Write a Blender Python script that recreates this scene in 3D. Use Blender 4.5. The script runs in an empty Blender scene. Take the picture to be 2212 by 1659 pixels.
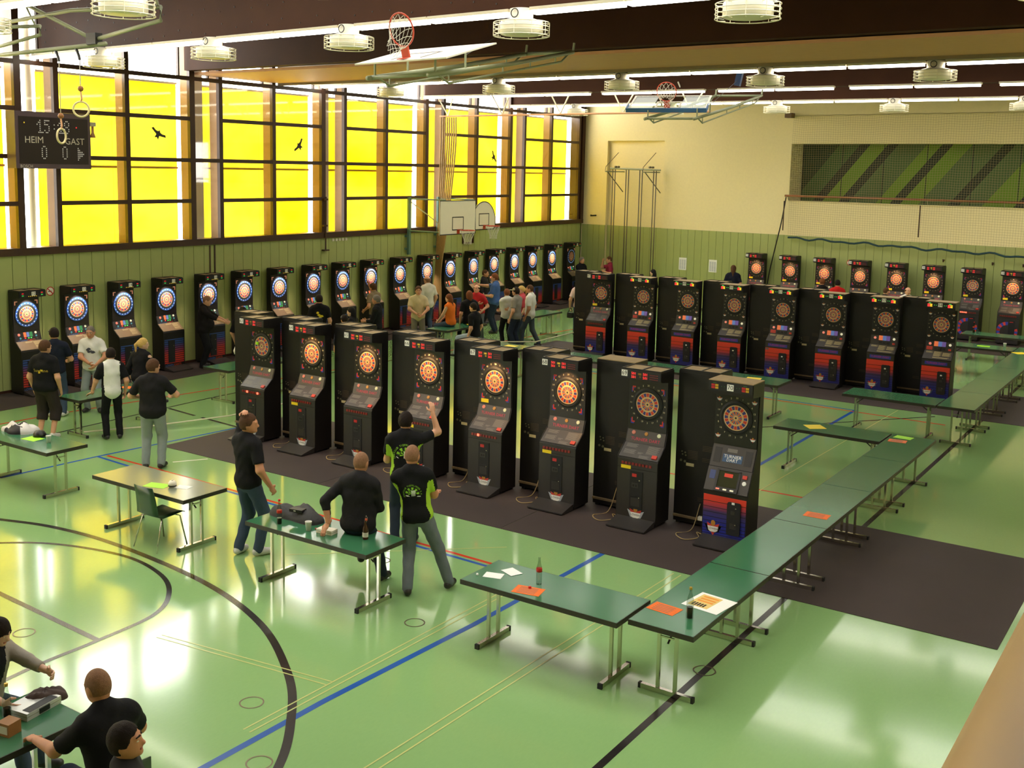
import bpy, math, random
import numpy as np
from mathutils import Vector, Matrix
rnd = random.Random(7)
sc = bpy.context.scene
col = sc.collection
PI = math.pi
# ---------------------------------------------------------------- camera
def camera():
    cd = bpy.data.cameras.new('camera'); o = bpy.data.objects.new('camera', cd); col.objects.link(o)
    yaw, pitch, roll = -0.60785, 0.13333, 0.01855
    f = Vector((math.sin(yaw)*math.cos(pitch), math.cos(yaw)*math.cos(pitch), -math.sin(pitch)))
    r = Vector((math.cos(yaw), -math.sin(yaw), 0)); u = r.cross(f)
    c, s = math.cos(roll), math.sin(roll)
    r2 = c*r + s*u; u2 = -s*r + c*u
    o.matrix_world = Matrix(((r2.x, u2.x, -f.x, 21.717), (r2.y, u2.y, -f.y, -37.920), (r2.z, u2.z, -f.z, 5.002), (0, 0, 0, 1)))
    cd.sensor_width = 36.0; cd.lens = 2351.295*36/2212
    cd.shift_x = 60.048/2212; cd.shift_y = -147.615/2212
    cd.clip_start = 0.05; cd.clip_end = 400
    sc.camera = o
camera()
# ---------------------------------------------------------------- light and exposure
sc.view_settings.view_transform = 'Standard'; sc.view_settings.look = 'None'
sc.view_settings.gamma = 1.0; sc.view_settings.use_curve_mapping = False
sc.view_settings.exposure = 0.27
sc.cycles.use_denoising = True
sc.cycles.max_bounces = 6; sc.cycles.diffuse_bounces = 3; sc.cycles.glossy_bounces = 3
sc.cycles.use_adaptive_sampling = True; sc.cycles.adaptive_threshold = 0.03
sc.cycles.transmission_bounces = 3; sc.cycles.transparent_max_bounces = 12
sc.cycles.sample_clamp_indirect = 4.0
SKY = 14.0
w = bpy.data.worlds.new('overcast_sky'); sc.world = w; w.use_nodes = True
nt = w.node_tree; bg = nt.nodes['Background']
bg.inputs[0].default_value = (1.0, 0.985, 0.95, 1); bg.inputs[1].default_value = SKY
def portal(name, loc, rot, sx, sy):
    l = bpy.data.lights.new(name, 'AREA'); l.shape = 'RECTANGLE'; l.size = sx; l.size_y = sy
    l.cycles.is_portal = True
    o = bpy.data.objects.new(name, l); col.objects.link(o); o.location = loc; o.rotation_euler = rot
# daylight portals: left window wall
portal('window_portal', (-0.95, -16.5, 5.8), (0, -PI/2, 0), 5.6, 33)
STRIP_E = 8.0       # fluorescent diffusers
ROOF_E = 3.2       # frosted rooflights under the open sky
# ---------------------------------------------------------------- materials
MC = {}
def M(name, c, rough=0.5, metal=0.0, spec=0.5, var=0.08, scale=6.0, bump=0.0, emit=0.0, ec=None, bscale=None):
    if name in MC: return MC[name]
    m = bpy.data.materials.new(name); m.use_nodes = True; nt = m.node_tree; N = nt.nodes; L = nt.links
    b = N['Principled BSDF']
    b.inputs['Roughness'].default_value = rough; b.inputs['Metallic'].default_value = metal
    b.inputs['Specular IOR Level'].default_value = spec
    c = tuple(c)
    tc = N.new('ShaderNodeTexCoord'); no = N.new('ShaderNodeTexNoise')
    no.inputs['Scale'].default_value = scale; no.inputs['Detail'].default_value = 3
    L.new(tc.outputs['Object'], no.inputs['Vector'])
    mx = N.new('ShaderNodeMix'); mx.data_type = 'RGBA'
    mx.inputs[6].default_value = tuple(max(0, x*(1-var)) for x in c) + (1,)
    mx.inputs[7].default_value = tuple(min(1, x*(1+var)) for x in c) + (1,)
    L.new(no.outputs['Fac'], mx.inputs[0]); L.new(mx.outputs[2], b.inputs['Base Color'])
    if bump:
        bp = N.new('ShaderNodeBump'); bp.inputs['Strength'].default_value = bump; bp.inputs['Distance'].default_value = 0.01
        n2 = N.new('ShaderNodeTexNoise'); n2.inputs['Scale'].default_value = bscale or scale*6
        L.new(tc.outputs['Object'], n2.inputs['Vector']); L.new(n2.outputs['Fac'], bp.inputs['Height']); L.new(bp.outputs[0], b.inputs['Normal'])
    if emit:
        b.inputs['Emission Color'].default_value = (tuple(ec) if ec else c) + (1,)
        b.inputs['Emission Strength'].default_value = emit
    MC[name] = m
    return m
def lin(r, g, b):
    f = lambda v: ((v/255)/12.92 if v <= 10 else (((v/255)+0.055)/1.055)**2.4)
    return (f(r), f(g), f(b))
# ---------------------------------------------------------------- mesh builder
class MB:
    def __init__(s): s.v = []; s.f = []; s.mi = []
    def add(s, vs, fs, mi=0):
        n = len(s.v); s.v += [tuple(p) for p in vs]; s.f += [tuple(i+n for i in f) for f in fs]; s.mi += [mi]*len(fs); return s
    def bx(s, x0, x1, y0, y1, z0, z1, mi=0, M4=None):
        vs = [(x, y, z) for z in (z0, z1) for y in (y0, y1) for x in (x0, x1)]
        if M4 is not None: vs = [tuple(M4 @ Vector(p)) for p in vs]
        return s.add(vs, [(0, 2, 3, 1), (4, 5, 7, 6), (0, 1, 5, 4), (2, 6, 7, 3), (0, 4, 6, 2), (1, 3, 7, 5)], mi)
    def ext(s, prof, x0, x1, mi=0):          # (y,z) outline extruded along x
        n = len(prof)
        vs = [(x0, y, z) for y, z in prof] + [(x1, y, z) for y, z in prof]
        fs = [tuple(range(n)), tuple(range(2*n-1, n-1, -1))] + [(i, i+n, (i+1) % n+n, (i+1) % n) for i in range(n)]
        return s.add(vs, fs, mi)
    def pri(s, pts, d, mi=0):                 # planar polygon pts extruded by vector d
        n = len(pts); d = Vector(d)
        vs = [tuple(p) for p in pts] + [tuple(Vector(p)+d) for p in pts]
        return s.add(vs, [tuple(range(n-1, -1, -1)), tuple(range(n, 2*n))] + [(i, (i+1) % n, (i+1) % n+n, i+n) for i in range(n)], mi)
    def tube(s, pts, r, n=8, mi=0, closed=False, cap=True):
        P = [Vector(p) for p in pts]; k = len(P); rs = r if isinstance(r, (list, tuple)) else [r]*k
        vs = []; up = None
        for i, p in enumerate(P):
            a = P[(i-1) % k] if (i or closed) else p; b = P[(i+1) % k] if (i < k-1 or closed) else p
            t = (b-a).normalized()
            if up is None:
                up = Vector((0, 0, 1)) if abs(t.z) < 0.9 else Vector((1, 0, 0))
            up = (up - t*up.dot(t))
            if up.length < 1e-4: up = t.orthogonal()
            up.normalize(); sd = t.cross(up)
            for j in range(n):
                an = 2*PI*j/n
                vs.append(tuple(p + (up*math.cos(an)+sd*math.sin(an))*rs[i]))
        fs = []
        for i in range(k if closed else k-1):
            a = i*n; b = ((i+1) % k)*n
            for j in range(n): fs.append((a+j, a+(j+1) % n, b+(j+1) % n, b+j))
        if cap and not closed: fs += [tuple(range(n-1, -1, -1)), tuple(range((k-1)*n, k*n))]
        return s.add(vs, fs, mi)
    def lathe(s, prof, n=16, c=(0, 0, 0), mi=0, M4=None):
        vs = []; fs = []; k = len(prof)
        for r, z in prof:
            for j in range(n):
                a = 2*PI*j/n; vs.append((c[0]+r*math.cos(a), c[1]+r*math.sin(a), c[2]+z))
        for i in range(k-1):
            for j in range(n): fs.append((i*n+j, i*n+(j+1) % n, (i+1)*n+(j+1) % n, (i+1)*n+j))
        if prof[0][0] > 1e-5: fs.append(tuple(range(n-1, -1, -1)))
        if prof[-1][0] > 1e-5: fs.append(tuple(range((k-1)*n, k*n)))
        if M4 is not None: vs = [tuple(M4 @ Vector(p)) for p in vs]
        return s.add(vs, fs, mi)
    def text(s, t, size, M4, mi=0):           # flat lettering, plane xz seen from -y
        vs, fs = TXT[t]
        return s.add([tuple(M4 @ Vector((x*size, 0, y*size))) for x, y in vs], fs, mi)
    def xf(s, M4):
        s.v = [tuple(M4 @ Vector(p)) for p in s.v]; return s
    def mesh(s, name, mats, smooth=False):
        me = bpy.data.meshes.new(name); me.from_pydata(s.v, [], s.f)
        for m in (mats if isinstance(mats, (list, tuple)) else [mats]): me.materials.append(m)
        if any(s.mi): me.polygons.foreach_set('material_index', s.mi)
        if smooth: me.polygons.foreach_set('use_smooth', [True]*len(s.f))
        me.update(); return me
    def build(s, name, mats, parent=None, smooth=False):
        return link(name, s.mesh(name, mats, smooth), parent)
def link(name, me, parent=None):
    o = bpy.data.objects.new(name, me); col.objects.link(o)
    if parent is not None: o.parent = parent
    return o
def tag(o, label=None, cat=None, group=None, kind=None):
    if label: o['label'] = label
    if cat: o['category'] = cat
    if group: o['group'] = group
    if kind: o['kind'] = kind
    return o
def thing(name, label, cat, loc=(0, 0, 0), rz=0, group=None):
    o = bpy.data.objects.new(name, None); col.objects.link(o); o.location = loc; o.rotation_euler = (0, 0, rz); o.empty_display_size = 0.1
    return tag(o, label, cat, group)
def struct(name, parent=None, loc=(0, 0, 0)):
    o = bpy.data.objects.new(name, None); col.objects.link(o); o.location = loc; o['kind'] = 'structure'; return o
def copy_tree(o, parent=None):
    c = o.copy(); col.objects.link(c); c.parent = parent
    for ch in list(o.children): copy_tree(ch, c)
    return c
T3 = Matrix.Translation
def RX(a): return Matrix.Rotation(a, 4, 'X')
def RY(a): return Matrix.Rotation(a, 4, 'Y')
def RZ(a): return Matrix.Rotation(a, 4, 'Z')
# lettering used in the hall, read from the built-in font once
TXT = {}
def make_texts(lst):
    obs = []
    for t in lst:
        cu = bpy.data.curves.new('lettering', 'FONT'); cu.body = t; cu.size = 1.0; cu.align_x = 'CENTER'; cu.align_y = 'CENTER'; cu.resolution_u = 2
        o = bpy.data.objects.new('lettering', cu); col.objects.link(o); obs.append((t, o, cu))
    dg = bpy.context.evaluated_depsgraph_get(); dg.update()
    for t, o, cu in obs:
        me = bpy.data.meshes.new_from_object(o.evaluated_get(dg))
        TXT[t] = ([(v.co.x, v.co.y) for v in me.vertices], [tuple(p.vertices) for p in me.polygons])
        bpy.data.objects.remove(o); bpy.data.meshes.remove(me); bpy.data.curves.remove(cu)
make_texts([str(i) for i in range(0, 71)] + ['501', '301', '180', 'TURNIER DART', 'TURNIER', 'DART', 'LÖWEN', 'DARTS', 'HEIM', 'GAST', 'BOSCH', 'Sunshine'] + list('DARTCLUB TIEFFLIEGER E.V.SCHWARZPILZ'))
# ---------------------------------------------------------------- colours
m_brown = M('dark_brown_timber', lin(62, 36, 24), 0.45, var=0.25, scale=3)
m_brown2 = M('brown_glulam', lin(64, 37, 22), 0.6, spec=0.12, var=0.22, scale=2)
m_tan = M('tan_box_underside', lin(206, 152, 110), 0.6, var=0.06)
m_ceil = M('dark_ceiling', lin(36, 26, 20), 0.8)
m_cream = M('cream_brick', lin(246, 230, 180), 0.7, var=0.05, scale=14, bump=0.3, bscale=60)
m_green = M('green_wall_board', lin(164, 174, 108), 0.45, var=0.06, scale=3)
m_joint = M('dark_green_joint', lin(84, 98, 52), 0.8)
m_steel = M('dull_steel', lin(165, 160, 145), 0.35, 0.85, var=0.1)
m_chrome = M('chrome_tube', lin(205, 200, 190), 0.18, 1.0, var=0.05)
m_greentube = M('sage_painted_steel', lin(156, 160, 130), 0.4, var=0.08)
m_white = M('white_paint', lin(246, 238, 216), 0.4, var=0.04)
m_offw = M('off_white', lin(215, 208, 190), 0.6, var=0.06)
m_black = M('black_paint', lin(24, 22, 20), 0.4, var=0.2)
m_rubber = M('black_rubber', lin(20, 20, 20), 0.6, var=0.1)
m_paper = M('white_paper', lin(240, 240, 235), 0.7, var=0.03)
m_orange = M('orange_card', lin(235, 110, 30), 0.6, var=0.12, scale=25)
m_yellow = M('yellow_card', lin(245, 215, 30), 0.6, var=0.05)
m_lime = M('lime_card', lin(165, 230, 40), 0.6, var=0.08, scale=25)
m_red = M('red_plastic', lin(200, 30, 25), 0.4, var=0.08)
m_glow = M('fluorescent_diffuser', (1.0, 0.95, 0.82), 0.4, emit=STRIP_E, ec=(1.0, 0.93, 0.78), var=0.0)
m_roofglow = M('frosted_rooflight', (0.9, 0.9, 0.88), 0.5, emit=ROOF_E, ec=(1.0, 0.97, 0.90), var=0.0)
def m_screen():
    m = bpy.data.materials.new('yellow_sun_screen'); m.use_nodes = True; nt = m.node_tree; N = nt.nodes; L = nt.links
    N.remove(N['Principled BSDF']); out = N['Material Output']
    tr = N.new('ShaderNodeBsdfTranslucent'); df = N.new('ShaderNodeBsdfDiffuse'); mx = N.new('ShaderNodeMixShader'); mx.inputs[0].default_value = 0.25
    tc = N.new('ShaderNodeTexCoord'); no = N.new('ShaderNodeTexNoise'); no.inputs['Scale'].default_value = 0.7; no.inputs['Detail'].default_value = 4
    mp = N.new('ShaderNodeMapping'); mp.inputs['Scale'].default_value = (1, 0.5, 0.8)
    L.new(tc.outputs['Object'], mp.inputs[0]); L.new(mp.outputs[0], no.inputs['Vector'])
    cr = N.new('ShaderNodeValToRGB'); cr.color_ramp.elements[0].position = 0.3; cr.color_ramp.elements[1].position = 0.6
    cr.color_ramp.elements[0].color = (0.58, 0.45, 0.03, 1); cr.color_ramp.elements[1].color = (0.62, 0.54, 0.10, 1)
    L.new(no.outputs['Fac'], cr.inputs[0]); L.new(cr.outputs[0], tr.inputs[0]); L.new(cr.outputs[0], df.inputs[0])
    L.new(tr.outputs[0], mx.inputs[1]); L.new(df.outputs[0], mx.inputs[2]); L.new(mx.outputs[0], out.inputs[0])
    return m
m_screen = m_screen()
def m_glass(name, tint, gl=0.06):
    m = bpy.data.materials.new(name); m.use_nodes = True; nt = m.node_tree; N = nt.nodes; L = nt.links
    N.remove(N['Principled BSDF']); out = N['Material Output']
    t = N.new('ShaderNodeBsdfTransparent'); t.inputs[0].default_value = tint
    g = N.new('ShaderNodeBsdfGlossy'); g.inputs['Roughness'].default_value = 0.03
    lw = N.new('ShaderNodeLayerWeight'); lw.inputs[0].default_value = 0.5
    pw = N.new('ShaderNodeMath'); pw.operation = 'POWER'; pw.inputs[1].default_value = 5.0; L.new(lw.outputs['Facing'], pw.inputs[0])
    ma = N.new('ShaderNodeMath'); ma.operation = 'MULTIPLY_ADD'; ma.inputs[1].default_value = 0.6; ma.inputs[2].default_value = gl*0.6; L.new(pw.outputs[0], ma.inputs[0])
    mx = N.new('ShaderNodeMixShader'); L.new(ma.outputs[0], mx.inputs[0]); L.new(t.outputs[0], mx.inputs[1]); L.new(g.outputs[0], mx.inputs[2]); L.new(mx.outputs[0], out.inputs[0])
    return m
m_pane = m_glass('window_glass', (0.94, 0.95, 0.93, 1))
m_bottle = m_glass('clear_bottle_glass', (0.72, 0.78, 0.74, 1))
m_acryl = m_glass('clear_acrylic', (0.75, 0.78, 0.70, 1))
# ---------------------------------------------------------------- floor
def floor_mat():
    m = bpy.data.materials.new('green_linoleum'); m.use_nodes = True; nt = m.node_tree; N = nt.nodes; L = nt.links
    b = N['Principled BSDF']; tc = N.new('ShaderNodeTexCoord')
    n1 = N.new('ShaderNodeTexNoise'); n1.inputs['Scale'].default_value = 0.5; n1.inputs['Detail'].default_value = 5
    n2 = N.new('ShaderNodeTexNoise'); n2.inputs['Scale'].default_value = 40; n2.inputs['Detail'].default_value = 4
    mp = N.new('ShaderNodeMapping'); mp.inputs['Scale'].default_value = (1, 0.35, 1)
    L.new(tc.outputs['Object'], n1.inputs['Vector']); L.new(tc.outputs['Object'], mp.inputs[0]); L.new(mp.outputs[0], n2.inputs['Vector'])
    mx = N.new('ShaderNodeMix'); mx.data_type = 'RGBA'
    mx.inputs[6].default_value = lin(138, 178, 114) + (1,); mx.inputs[7].default_value = lin(151, 191, 126) + (1,)
    ad = N.new('ShaderNodeMath'); ad.operation = 'ADD'; ml = N.new('ShaderNodeMath'); ml.operation = 'MULTIPLY'; ml.inputs[1].default_value = 0.5
    L.new(n1.outputs['Fac'], ad.inputs[0]); L.new(n2.outputs['Fac'], ad.inputs[1]); L.new(ad.outputs[0], ml.inputs[0]); L.new(ml.outputs[0], mx.inputs[0])
    L.new(mx.outputs[2], b.inputs['Base Color'])
    rr = N.new('ShaderNodeMapRange'); rr.inputs[3].default_value = 0.08; rr.inputs[4].default_value = 0.18
    L.new(n1.outputs['Fac'], rr.inputs[0]); L.new(rr.outputs[0], b.inputs['Roughness'])
    bp = N.new('ShaderNodeBump'); bp.inputs['Strength'].default_value = 0.03; bp.inputs['Distance'].default_value = 0.02
    n3 = N.new('ShaderNodeTexNoise'); n3.inputs['Scale'].default_value = 2.2; n3.inputs['Detail'].default_value = 3
    L.new(tc.outputs['Object'], n3.inputs['Vector']); L.new(n3.outputs['Fac'], bp.inputs['Height']); L.new(bp.outputs[0], b.inputs['Normal'])
    b.inputs['Specular IOR Level'].default_value = 0.5
    b.inputs['Coat Weight'].default_value = 0.4; b.inputs['Coat Roughness'].default_value = 0.075
    return m
X1, Y0 = 26.0, -46.0
fl = MB().bx(-0.3, X1, Y0, 2.5, -0.2, 0).build('floor', floor_mat()); tag(fl, kind='structure')
def line_mat(n, c): return M(n, c, 0.22, spec=0.55, var=0.1, scale=9)
ml_black = line_mat('black_court_paint', lin(38, 34, 34)); ml_blue = line_mat('blue_court_paint', lin(40, 90, 170)); ml_red = line_mat('red_court_paint', lin(205, 62, 35)); ml_cream = line_mat('cream_court_paint', lin(200, 205, 130)); ml_wh = line_mat('white_court_paint', lin(220, 225, 200))
LZ = [0.0012]
def court(name, pts, w, m, closed=False):
    P = [Vector((x, y)) for x, y in pts]; vs = []; k = len(P); fs = []
    z = LZ[0]; LZ[0] += 0.00005
    for i, p in enumerate(P):
        a = P[i-1] if (i or closed) else p; b = P[(i+1) % k] if (i < k-1 or closed) else p
        t = (b-a).normalized(); n = Vector((-t.y, t.x))*w/2
        vs += [(p.x+n.x, p.y+n.y, z), (p.x-n.x, p.y-n.y, z)]
    for i in range(k if closed else k-1):
        j = (i+1) % k; fs.append((2*i, 2*i+1, 2*j+1, 2*j))
    return MB().add(vs, fs).build(name, m, fl)
court('court_line', [(17.66, -36), (17.5, -1.5)], 0.075, ml_black)
court('court_line', [(14.96, -36), (14.99, -30.78), (15.1, -28.5), (15.15, -25.0), (15.16, -14.4)], 0.075, ml_blue)
court('court_line', [(6, -26.62), (8.06, -26.65), (14.7, -26.85)], 0.06, ml_red)
court('court_line', [(8.4, -26.74), (14.7, -26.96)], 0.06, ml_blue)
court('court_line', [(13.2, -21.52), (16.6, -21.46)], 0.06, ml_red)
court('court_line', [(8.0, -14.3), (17.05, -14.64)], 0.06, ml_red)
court('court_line', [(8.0, -14.1), (15.13, -14.42)], 0.05, ml_blue)
court('court_line', [(13.5, -18.1), (16.69, -13.93)], 0.05, ml_black)
court('court_line', [(2.45, -28), (2.55, -25.4), (3.15, -20.96), (3.59, -17.3), (4.4, -8)], 0.06, ml_red)
court('court_line', [(4.05, -28), (3.71, -22.66), (3.66, -12)], 0.05, ml_black)
court('court_line', [(3.84, -23.56), (4.77, -23.67)], 0.07, ml_black); court('court_line', [(5.0, -23.69), (6.2, -23.8)], 0.07, ml_black)
court('court_line', [(5.85, -28.5), (5.92, -26.76), (6.2, -23.63)], 0.06, ml_blue); court('court_line', [(5.92, -26.76), (7.3, -26.84)], 0.06, ml_blue)
def smooth_curve(pts, n=10):
    out = []
    P = [Vector(p) for p in pts]; P = [2*P[0]-P[1]] + P + [2*P[-1]-P[-2]]
    for i in range(1, len(P)-2):
        for j in range(n):
            t = j/n
            out.append(0.5*((2*P[i]) + (P[i+1]-P[i-1])*t + (2*P[i-1]-5*P[i]+4*P[i+1]-P[i+2])*t*t + (3*P[i]-P[i-1]-3*P[i+1]+P[i+2])*t**3))
    out.append(P[-2]); return out
court('court_arc', [(p.x, p.y) for p in smooth_curve([(6.6, -30.1), (7.73, -29.65), (8.65, -29.38), (9.91, -29.3), (11.79, -29.48), (13.19, -29.9), (14.27, -30.55), (14.93, -31.15), (15.53, -31.95), (16.0, -33.2), (16.1, -35)])], 0.085, ml_black)
court('court_arc', [(p.x, p.y) for p in smooth_curve([(8.0, -30.9), (8.6, -30.2), (9.27, -29.75), (10.29, -29.5), (11.14, -29.62), (11.72, -29.94), (12.1, -30.45), (12.18, -31.24), (12.2, -32.0), (12.33, -33)])], 0.06, ml_black)
court('court_line', [(8.0, -31.0), (10.21, -31.15), (12.16, -31.24)], 0.07, ml_black)
for a, b in (((14.78, -31.6), (14.82, -27.4)), ((14.86, -31.6), (14.9, -27.4)), ((16.0, -34), (16.2, -25.7)), ((16.1, -34), (16.3, -25.7)), ((12.6, -30.75), (14.78, -30.45)), ((12.6, -30.82), (14.78, -30.53)), ((15.72, -22), (15.9, -13.8)), ((11.9, -28.2), (14.0, -26.2))):
    court('court_line', [a, b], 0.016, ml_cream)
court('court_line', [(7.2, -26.2), (7.5, -25.7)], 0.05, ml_wh)
m_ring = M('floor_socket_ring', lin(120, 105, 85), 0.4, 0.5)
for x, y in ((14.55, -28.86), (14.47, -31.21), (17.62, -28.0), (13.0, -27.6), (11.4, -31.6), (15.3, -31.9)):
    court('floor_socket', [(x+0.11*math.cos(2*PI*i/24), y+0.11*math.sin(2*PI*i/24)) for i in range(24)], 0.014, m_ring, True)
# black rubber dart mats
m_mat = M('charcoal_dart_mat', lin(58, 46, 44), 0.75, var=0.18, scale=1.2, bump=0.2, bscale=120)
def floor_mat_strip(label, x0, x1, y0, y1, seams=()):
    o = thing('dart_mat', label, 'mat', ((x0+x1)/2, (y0+y1)/2, 0))
    xs = [x0]+list(seams)+[x1]
    for a, b in zip(xs[:-1], xs[1:]):
        MB().bx(a-o.location.x+0.004, b-o.location.x-0.004, y0-o.location.y, y1-o.location.y, 0.002, 0.006).build('mat_strip', m_mat, o)
floor_mat_strip('long dark rubber mat under the front row of machines 63 to 70', 6.22, 19.95, -25.63, -22.32, (10.0, 13.5, 17.0))
floor_mat_strip('long dark rubber mat under machines 47 to 54', 5.2, 19.6, -13.72, -10.4, (9.0, 12.5, 16.0))
floor_mat_strip('dark rubber mat along the foot of the window wall', 0.02, 1.5, -27.6, -0.6, ())
floor_mat_strip('dark rubber mat along the foot of the far wall', 6.9, 18.6, -4.3, -1.4, (10.5, 14.5))
# ---------------------------------------------------------------- left window wall
wl = struct('wall_left')
MB().bx(-0.3, -0.03, Y0, 0.0, 0, 2.97).build('wall_core', m_joint, wl)
y = Y0
pm = None; k = 0
planks = MB().bx(-0.03, 0, 0.006, 0.324, 0.06, 2.965).mesh('wall_board', m_green)
while y < -0.3:
    if y > -29: o = link('wall_board', planks, wl); o.location = (0, y, 0)
    y += 0.33; k += 1
MB().bx(-0.03, 0, Y0, -29, 0.06, 2.965).build('wall_board', m_green, wl)
MB().bx(0.0, 0.015, -19.10, -19.06, 0.06, 2.95).bx(0.0, 0.015, -18.94, -18.90, 0.06, 2.95).build('cover_strip', m_brown, wl)
bb = tag(MB().bx(-0.02, 0.02, Y0, -0.05, 0, 0.06).build('baseboard_left', m_brown), kind='structure')
MB().bx(-0.35, 0.06, Y0, 0, 2.97, 3.13).build('sill_beam', m_brown, wl)
# bays
BY = [-43.1, -38.35, -33.6, -28.95, -24.3, -19.6, -14.9, -10.13, -5.27, -0.42]
ZR = [4.09, 5.10, 6.12, 7.1]
m_fin = M('tan_timber_fin', lin(140, 108, 74), 0.6, var=0.15)  # one tan for the timber fins, lighter than the mullions
m_conc = M('pale_concrete_column', lin(190, 180, 165), 0.7, var=0.08)
for b in range(len(BY)-1):
    y0, y1 = BY[b], BY[b+1]
    W_ = struct('window_%d' % (b+1)); 
    ms = [y0, y0+0.92, y0+2.78]
    near = y0 > -30
    for j, my in enumerate(ms):
        wd = 0.062 if j else 0.08
        MB().bx(-0.06, 0.04, my-wd, my+wd, 3.13, 8.7).build('mullion', m_brown, W_)
        MB().bx(-0.34, -0.062, my-wd*0.8, my+wd*0.8, 3.13, 8.7).build('fin', m_fin, W_)
    e = ms + [y1]
    for j in range(3):
        a, c = e[j]+0.06, e[j+1]-0.06
        rails = ZR if j else [5.10, 7.1]
        for z in rails:
            MB().bx(-0.05, 0.035, a-0.01, c+0.01, z-0.048, z+0.048).build('rail', m_brown, W_)
        zz = [3.13]+list(rails)+[8.7]
        if near:
            for z0, z1 in zip(zz[:-1], zz[1:]):
                MB().bx(-0.012, -0.006, a, c, z0+0.035, z1-0.035).build('pane', m_pane, W_)
        # opening casement in the clerestory
        MB().bx(-0.045, 0.03, c-0.35, c-0.31, 7.14, 8.7).build('rail', m_brown, W_)
    # outside: sun screens and column
    s0, s1 = y0+0.8, y1
    for a, c in ((s0, y0+0.93), (y0+0.93, y0+2.77), (y0+2.77, s1-0.02)):
        MB().bx(-0.558, -0.55, a, c, 2.6, 6.97).build('sun_screen', m_screen, W_)
    MB().bx(-0.575, -0.54, s0, s1, 4.88, 4.93).build('screen_bar', M('screen_bottom_bar', lin(190, 150, 40), 0.5), W_)
    MB().bx(-0.60, -0.53, s0, s1, 6.97, 7.02).build('screen_box', m_offw, W_)
    if abs(y0+24.3) < 0.1:
        MB().bx(-0.72, -0.52, y0+0.10, y0+0.42, 2.6, 8.7).build('column', m_conc, W_)
        MB().lathe([(0.09, 2.6), (0.09, 8.7)], 12, (-0.62, y0+0.66, 0)).build('rain_pipe', m_white, W_, True)
    else: MB().bx(-0.72, -0.52, y0+0.34, y0+0.80, 2.6, 8.7).build('column', m_conc, W_)
    if b == len(BY)-2:
        MB().bx(-0.34, 0.04, y1-0.06, y1+0.06, 3.13, 8.7).build('mullion', m_brown, W_); MB().bx(-0.30, 0.05, -0.22, 0.0, 3.13, 8.7).build('corner_post', m_brown, W_); MB().bx(-0.06, -0.02, y1, -0.2, 3.13, 8.7).build('infill', m_brown, W_)
    MB().bx(-0.3, -0.2, y0, y1, 8.6, 9.0).build('head', m_brown, W_)
# dark bird silhouettes stuck on the panes
def bird(y, z, ang, label):
    pts = [(-0.24, 0.02), (-0.2, 0.07), (-0.1, 0.04), (-0.03, 0.05), (0, 0.1), (0.03, 0.05), (0.1, 0.04), (0.2, 0.07), (0.24, 0.02), (0.12, -0.02), (0.05, -0.04), (0.06, -0.14), (0, -0.1), (-0.06, -0.14), (-0.05, -0.04), (-0.12, -0.02)]
    R = RX(ang)
    o = MB().pri([R @ Vector((0, a, b)) for a, b in pts], (0.004, 0, 0)).build('bird_sticker', m_black)
    o.location = (0.002, y, z); tag(o, label, 'sticker', 'bird stickers on the windows')
bird(-20.62, 5.72, -0.5, 'black bird of prey sticker on the window beside the scoreboard')
bird(-15.85, 5.57, 0.85, 'black bird of prey sticker on the middle window bay')
bird(-6.3, 5.45, -1.0, 'black bird of prey sticker on the pane right of the ropes')
# ---------------------------------------------------------------- far wall (slightly turned)
FA = -math.atan(0.07); FW = RZ(FA)
def fw(u, off, z): return FW @ Vector((u, -off, z))
wf = struct('wall_far')
def fbox(name, u0, u1, o0, o1, z0, z1, m, p=wf): return MB().bx(u0, u1, -o1, -o0, z0, z1).xf(FW).build(name, m, p)
UE = 21.5
for a in ((-0.4, 1.1, 0, 9), (3.6, 8.6, 0, 9), (1.1, 3.6, 6.2, 9), (8.6, UE, 0, 4.1), (8.6, UE, 6.08, 9)):
    fbox('wall_core', a[0], a[1], -0.35, 0, a[2], a[3], m_cream)
fbox('wall_core', 1.1, 3.6, -0.5, -0.14, 0, 6.4, m_cream)
fbox('parapet_cap', 8.6, UE, -0.36, 0.03, 4.1, 4.13, m_cream)
for rng, off in (((0.02, 1.1), 0), ((1.11, 3.6), -0.14), ((3.6, UE), 0)):
    n = int((rng[1]-rng[0])/0.292)+1; pw = (rng[1]-rng[0])/n
    pmesh = MB().bx(0.005, pw-0.005, -0.028, 0.0, 0.06, 2.93).mesh('wall_board', m_green)
    for i in range(n):
        o = link('wall_board', pmesh, wf); o.matrix_world = FW @ T3((rng[0]+i*pw, -off, 0))
    fbox('board_backing', rng[0], rng[1], off, off+0.012, 0.06, 2.93, m_joint)
tag(MB().bx(0.0, UE, -0.045, -0.0, 0, 0.06).xf(FW).build('baseboard_far', m_brown), kind='structure')
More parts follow.
